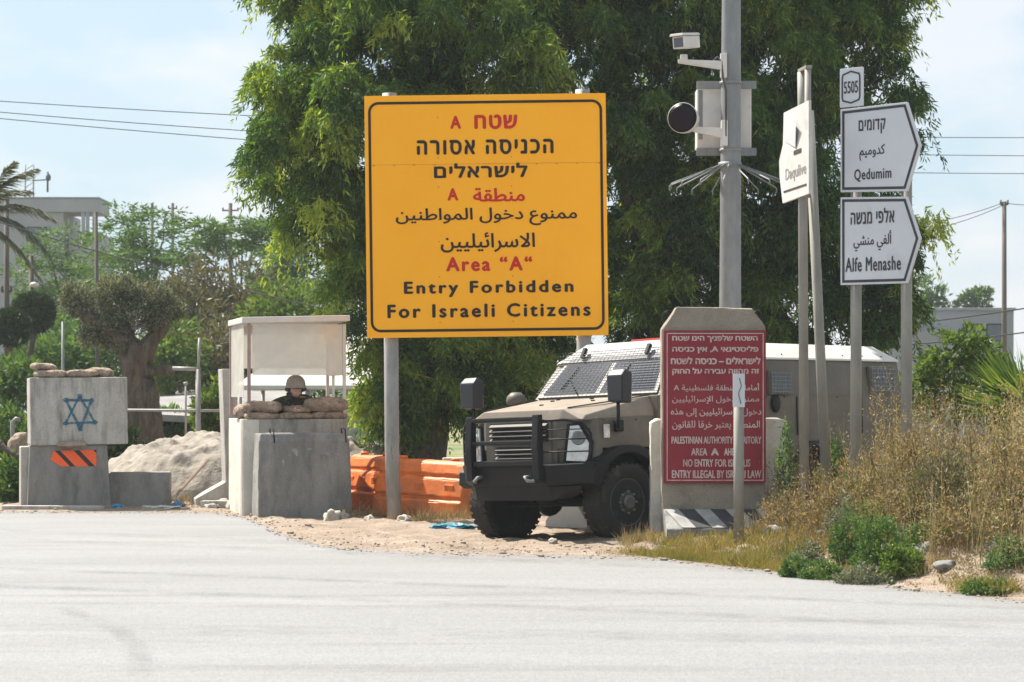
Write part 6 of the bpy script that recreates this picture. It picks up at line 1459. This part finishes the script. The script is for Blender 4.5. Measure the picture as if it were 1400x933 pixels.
# ------------------------------------------------------------------ fences, sheds, houses, poles, wires
fb = gb(271, 37.5)
pf = thing('pipe_fence', 'grey pipe fence with one tall post and a handrail beside the olive tree', 'fence', fb)
def fl_(px, py, Y=37.5): return W(px, py, Y) - Vector(fb)
bm = BM(); tube(bm, [(0, 0, -.1), fl_(271, 505)], .045, 12); tube(bm, [fl_(271, 508), fl_(273, 462)], .026, 8); obj('post', bm, FENCEP, pf)
bm = BM(); tube(bm, [fl_(236, 504), fl_(274, 505)], .036, 10); obj('rail', bm, FENCEP, pf)
bm = BM(); tube(bm, [fl_(170, 561), fl_(330, 562)], .024, 8); obj('rail', bm, FENCEP, pf)
bm = BM(); tube(bm, [fl_(254, 600), fl_(254, 524)], .018, 8); tube(bm, [fl_(251, 525), fl_(257, 524)], .03, 6); obj('picket', bm, FENCEP, pf)
# grey shed roofs below the road
def shed(label, x0, x1, y0, y1, z, drop, m=GREYROOF):
    cx, cy = (x0 + x1) / 2, (y0 + y1) / 2; g = gz(cx, cy)
    t = thing('shed', label, 'shed', (cx, cy, g)); z = z - g
    bm = BM(); hx, hy = (x1 - x0) / 2, (y1 - y0) / 2
    hull(bm, [(-hx, -hy, z), (hx, -hy, z - drop * .3), (-hx, hy, z + drop * .6), (hx, hy, z + drop), (-hx, -hy, z - .16), (hx, -hy, z - drop * .3 - .16), (-hx, hy, z + drop * .6 - .16), (hx, hy, z + drop - .16)], .01); obj('roof', bm, m, t)
    for px_ in np.linspace(-hx + .2, hx - .2, 4):
        bm = BM(); box(bm, (px_, -hy + .2, (z - .3) / 2), (.09, .09, z - .3)); obj('post', bm, FENCEP, t)
    bm = BM(); box(bm, (0, hy - .3, (z - .2) / 2), (hx * 2 - .3, .1, z - .2)); obj('wall', bm, CONCD, t)
shed('open shed with a wide pale grey sloping roof behind the pipe fence', -10.6, -5.6, 52, 64, CAM_H - 16 / FPX * 52, .75)
shed('open shed with a grey roof at the far left behind the star block', -15.0, -11.3, 50, 58, CAM_H - 22 / FPX * 50, .3)
tx0, tx1 = W(325, 500, 52).x, W(520, 500, 52).x
tcx = (tx0 + tx1) / 2; tg = gz(tcx, 54)
tent = thing('marquee', 'large pale tent roof with sloping sides seen through the guard booth', 'tent', (tcx, 54, tg))
bm = BM(); zr = W(0, 440, 54).z - tg; ze = W(0, 528, 54).z - tg; hx = (tx1 - tx0) / 2
hull(bm, [(-hx, -2.5, ze), (hx, -2.5, ze), (-hx, 2.5, ze), (hx, 2.5, ze), (hx * .15, 0, zr), (hx * .8, 0, zr), (-hx, -2.5, ze - .1), (hx, -2.5, ze - .1), (-hx, 2.5, ze - .1), (hx, 2.5, ze - .1)], .02); obj('tent_roof', bm, TENT, tent)
for x in (-hx + .1, 0, hx - .1):
    for y in (-2.4, 2.4):
        bm = BM(); tube(bm, [(x, y, 0), (x, y, ze)], .05, 8); obj('tent_pole', bm, FENCEP, tent)
# parked cars behind
def car(label, x, y, rz):
    t = thing('parked_car', label, 'car', (x, y, gz(x, y)), rz, 'parked cars below the road')
    bm = BM(); hull(bm, [(sx * 2.1, sy * .85, z) for sx in (-1, 1) for sy in (-1, 1) for z in (.35, .75)] + [(sx * 1.9, sy * .82, .95) for sx in (-1, 1) for sy in (-1, 1)], .06); obj('body', bm, CARB, t)
    bm = BM(); hull(bm, [(-1.5, s * .76, .93) for s in (-1, 1)] + [(1.0, s * .76, .93) for s in (-1, 1)] + [(-1.0, s * .62, 1.42) for s in (-1, 1)] + [(.4, s * .62, 1.42) for s in (-1, 1)], .04); obj('cabin', bm, DGLASS, t)
    bm = BM(); hull(bm, [(-.98, s * .60, 1.415) for s in (-1, 1)] + [(.38, s * .60, 1.415) for s in (-1, 1)] + [(-.9, s * .56, 1.45) for s in (-1, 1)] + [(.3, s * .56, 1.45) for s in (-1, 1)], .01); obj('roof', bm, CARB, t)
    for sx in (-1.3, 1.3):
        for sy in (-.8, .8): bm = BM(); lathe(bm, [(.18, -.09), (.31, -.1), (.33, 0), (.31, .1), (.18, .09)], 'Y', (sx, sy, .33), 24); obj('wheel', bm, RUBBER, t)
car('dark blue parked car left of the pipe fence post, half hidden by the sand heap', W(228, 590, 47).x, 47.5, R(8))
car('dark blue parked car just right of the pipe fence post behind the sand heap', W(300, 590, 48).x + .7, 48.5, R(4))
# far left house with flat canopy
hb = gb(60, 150); HYd = 150
ho = thing('house', 'grey modern house with a thin flat roof slab overhanging an open terrace', 'house', hb)
def hl(px, py, Y=HYd): return W(px, py, Y) - Vector(hb)
a_, b_ = hl(-60, 272), hl(135, 290)
bm = BM(); box(bm, ((a_.x + b_.x) / 2, 2.0, (a_.z + b_.z) / 2), (b_.x - a_.x, 4, a_.z - b_.z), bev=.03); rf_ = obj('roof', bm, PLASTER, ho)
bm = BM(); box(bm, ((a_.x + b_.x) / 2, 2.0, a_.z + .06), (b_.x - a_.x + .1, 4.1, .12), bev=.03); obj('roof_edge', bm, mat('blue_grey_trim', (.2, .22, .26), None, 3, .7), rf_)
c_ = hl(92, 290); bm = BM(); box(bm, ((a_.x + c_.x) / 2, 3.2, c_.z / 2), (c_.x - a_.x - .6, 6, c_.z - .02), bev=.03); wl = obj('wall', bm, PLASTER, ho)
bm = BM(); d0, d1 = hl(88, 318), hl(132, 400); box(bm, ((d0.x + d1.x) / 2 + .1, 3.4, d0.z / 2), (d1.x - d0.x, 5, d0.z), bev=.03); obj('terrace', bm, PLASTER, ho)
for px in (113, 119, 128):
    e_ = hl(px, 290); bm = BM(); box(bm, (e_.x, .2, (e_.z + d0.z) / 2), (.22, .22, e_.z - d0.z)); obj('column', bm, PLASTER, ho)
bm = BM(); box(bm, (hl(50, 0).x, -.0 + .19, hl(0, 320).z), (1.4, .06, 1.0), bev=.01); w_ = obj('window', bm, BLACKM, ho); bm = BM(); box(bm, (hl(50, 0).x, .15, hl(0, 320).z), (1.25, .03, .85)); obj('pane', bm, DGLASS, w_)
mb = hl(38, 272) + Vector(hb)
ms = thing('antenna_mast', 'lattice mast with a small antenna bracket on the flat house roof', 'mast', (mb.x, HYd + .5, mb.z))
bm = BM()
for dx in (-.28, .28): tube(bm, [(dx, 0, 0), (dx, 0, 2.4)], .05, 6)
for k in range(6): tube(bm, [(-.28, 0, k * .4), (.28, 0, k * .4 + .4)], .03, 5)
obj('lattice', bm, FENCEP, ms); bm = BM(); tube(bm, [(.2, 0, 1.3), (1.35, 0, 1.35)], .05, 6); tube(bm, [(1.25, 0, .5), (1.25, 0, 1.9)], .07, 6); ball(bm, (1.3, 0, 1.5), (.18, .18, .26), 2); obj('antenna', bm, WIREM, ms)
# right grey building
rbz = gb(1310, 110); gbld = thing('house', 'plain grey plastered building with a flat roof behind the young tree at right', 'house', rbz)
def rl(px, py, Y=110): return W(px, py, Y) - Vector(rbz)
a_, b_ = rl(1225, 424), rl(1386, 424); bm = BM(); box(bm, ((a_.x + b_.x) / 2, 4, a_.z / 2), (b_.x - a_.x, 8, a_.z), bev=.02); obj('wall', bm, PLASTER, gbld)
bm = BM(); box(bm, ((a_.x + b_.x) / 2, 4, a_.z + .04), (b_.x - a_.x + .2, 8.2, .14), bev=.02); obj('roof', bm, PLASTER, gbld)
a2, b2 = rl(1200, 455), rl(1300, 455); bm = BM(); box(bm, ((a2.x + b2.x) / 2, -1.6, a2.z / 2), (b2.x - a2.x, 3, a2.z), bev=.02); obj('wall', bm, PLASTER, gbld)
for px in (1330, 1362):
    c_ = rl(px, 455); bm = BM(); box(bm, (c_.x, .0, c_.z), (1.0, .05, .9), bev=.01); w_ = obj('window', bm, BLACKM, gbld); bm = BM(); box(bm, (c_.x, -.03, c_.z), (.86, .02, .76)); obj('pane', bm, DGLASS, w_)
# small white house glimpsed under the sign
wb = gb(505, 75); wh = thing('house', 'small white walled house glimpsed under the left corner of the orange-yellow board', 'house', wb)
a_, b_ = W(470, 495, 75) - Vector(wb), W(530, 530, 75) - Vector(wb)
bm = BM(); box(bm, ((a_.x + b_.x) / 2, 2, a_.z / 2), (b_.x - a_.x, 4, a_.z), bev=.02); obj('wall', bm, PLASTER, wh)
bm = BM(); hull(bm, [(a_.x - .2, -.3, a_.z), (b_.x + .2, -.3, a_.z), (a_.x - .2, 4.3, a_.z), (b_.x + .2, 4.3, a_.z), (a_.x + .4, 2, a_.z + .8), (b_.x - .4, 2, a_.z + .8)], .01); obj('roof', bm, GREYROOF, wh)

# poles
def upole(label, px, ptop, Y, r, arms=(), lean=0.0, m=POLEW, name='utility_pole', group='wooden utility poles'):
    b_ = gb(px, Y); t = thing(name, label, 'pole', b_, 0, group); zt = W(px, ptop, Y).z - b_[2]
    bm = BM(); tube(bm, [(0, 0, -.2), (lean * .5, 0, zt * .5), (lean, 0, zt)], [r * 1.15, r, r * .85], 10); obj('shaft', bm, m, t)
    for dz_, l in arms: bm = BM(); box(bm, (lean, 0, zt - dz_), (l, .08, .08)); tube(bm, [(lean - l * .45, 0, zt - dz_), (lean - l * .45, 0, zt - dz_ + .16)], .04, 6); tube(bm, [(lean + l * .45, 0, zt - dz_), (lean + l * .45, 0, zt - dz_ + .16)], .04, 6); obj('crossarm', bm, m, t)
    return t
upole('brown pole under the date palm fronds at the left edge', 9, 272, 64, .085, ((2.7, .3),))
lp = upole('leaning grey lamp pole with a small white street lamp, left of the olive crown', 136, 290, 62, .06, (), -.1)
bm = BM(); ball(bm, (.12, -.15, W(0, 398, 62).z - lp.location.z), (.16, .16, .09), 2); tube(bm, [(-.1, 0, W(0, 392, 62).z - lp.location.z), (.12, -.15, W(0, 396, 62).z - lp.location.z)], .02, 6); obj('street_lamp', bm, WHITEP, lp)
lp = upole('thin dark pole with a white lamp above the clipped ball trees', 43, 350, 62, .08)
bm = BM(); ball(bm, (.12, -.15, W(0, 390, 62).z - lp.location.z), (.14, .14, .08), 2); obj('street_lamp', bm, WHITEP, lp)
upole('slim far pole with a crossarm above the umbrella-crowned tree', 315, 278, 120, .12, ((.4, .9),))
upole('slim far pole with a crossarm over the tall feathery tree, nearer its top', 208, 278, 125, .10, ((.3, .5),))
upole('slim far pole just right of another above the tall feathery tree', 236, 278, 125, .10, ((.3, .5),))
upole('slim far pole at the left of two others above the tall feathery tree', 182, 280, 125, .10, ((.3, .4),))
upole('bare brown pole standing before the grey building at the right edge', 1373, 276, 85, .10, ((.1, .3),))
upole('thin grey fence pole behind the olive limbs', 86, 440, 47, .035, (), 0, STEEL, 'metal_pole', None)
def wire(label, p, q_, sag, r=.014, group='overhead wires'):
    p, q_ = Vector(p), Vector(q_); n = 24; bm = BM()
    tube(bm, [(p.lerp(q_, i / n) + Vector((0, 0, -4 * sag * (i / n) * (1 - i / n)))) - p for i in range(n + 1)], r, 5); o = obj('power_cable', bm, WIREM, None, p); tag(o, label, 'cable', group)
wire('topmost of three overhead wires in the left sky', W(-250, 120, 70), W(560, 168, 70), .1); wire('middle of three overhead wires in the left sky', W(-250, 130, 70), W(560, 192, 70), .12); wire('lowest of three overhead wires in the left sky', W(-250, 137, 70), W(560, 207, 70), .1)
wire('topmost straight overhead wire in the right sky', W(1100, 186, 80), W(1600, 187, 80), .05); wire('second straight overhead wire in the right sky from the top', W(1100, 209, 80), W(1600, 213, 80), .05); wire('third straight overhead wire in the right sky from the top', W(1100, 234, 80), W(1600, 237, 80), .05)
wire('slanting wire rising to the right past the bare brown pole top', W(1150, 312, 85), W(1373, 277, 85), .35); wire('lower slanting wire reaching the bare brown pole top from the left', W(1150, 316, 85), W(1373, 280, 85), .5); wire('wire leaving the bare brown pole top towards the right edge', W(1373, 278, 85), W(1600, 262, 85), .3)
wire('thick dark cable across the grey building wall, upper of two', W(1150, 452, 60), W(1550, 395, 60), .12, .02); wire('thick dark cable across the grey building wall, lower of two', W(1150, 478, 60), W(1550, 432, 60), .12, .02)
wire('sagging dark cable crossing before the feathery trees', W(-60, 285, 58), W(480, 430, 58), .15, .016); wire('faint far wire strung between the slim far poles', W(120, 300, 122), W(600, 300, 122), .5, .016)
wire('short pale cable sagging to the leaning lamp pole', W(60, 340, 62), W(134, 376, 62), .55, .02)
# dark bent branch at far left
b_ = W(2, 600, 34); bm = BM(); tube(bm, limb_path(W(-20, 585, 34.3) - b_, W(30, 628, 34) - b_, -.3, .2, 8, 4), [.06, .06, .055, .05, .05, .045, .04, .035], 8, wob=.3); tube(bm, [W(30, 628, 34) - b_, W(33, 690, 34) - b_], .035, 8)
o = obj('fallen_branch', bm, BARKD, None, b_); tag(o, 'dark bent branch at the left frame edge beside the hazard block', 'branch')
sandbag((W(27, 590, 35).x, 35.0, .55), R(80), .5, .3, .55, 33, 'weathered brown sack standing behind the left side of the star block', None)
bm = BM(); tube(bm, [(0, 0, 0), (0, 0, 1.25), (.06, 0, 1.30), (.12, 0, 1.28)], .035, 10); o = obj('bent_pipe', bm, STEEL, None, gp(17, 35.2)); tag(o, 'grey pipe with a bent top at the left edge behind the blocks', 'pipe')

bpy.context.view_layer.update()
# ------------------------------------------------------------------ thin summer haze, one closed box round everything
bpy.context.view_layer.update()
topz = max((o.matrix_world @ Vector(c)).z for o in scn.objects if o.type == 'MESH' for c in o.bound_box)
bm = BM(); z0_, z1_ = -4.0, topz + 1.5
box(bm, (0, 690, (z0_ + z1_) / 2), (1960, 1960, z1_ - z0_))
hm = bpy.data.materials.new('thin_haze'); hm.use_nodes = True; hn = hm.node_tree; hn.nodes.clear()
ho_, hv = hn.nodes.new('ShaderNodeOutputMaterial'), hn.nodes.new('ShaderNodeVolumePrincipled')
hv.inputs['Color'].default_value = (.92, .96, 1, 1); hv.inputs['Density'].default_value = .0005
hn.links.new(hv.outputs[0], ho_.inputs['Volume'])
hz = obj('haze', bm, hm); hz['kind'] = 'stuff'; hz['label'] = 'thin pale summer haze over the whole place'; hz['category'] = 'haze'
print('haze top', z1_)
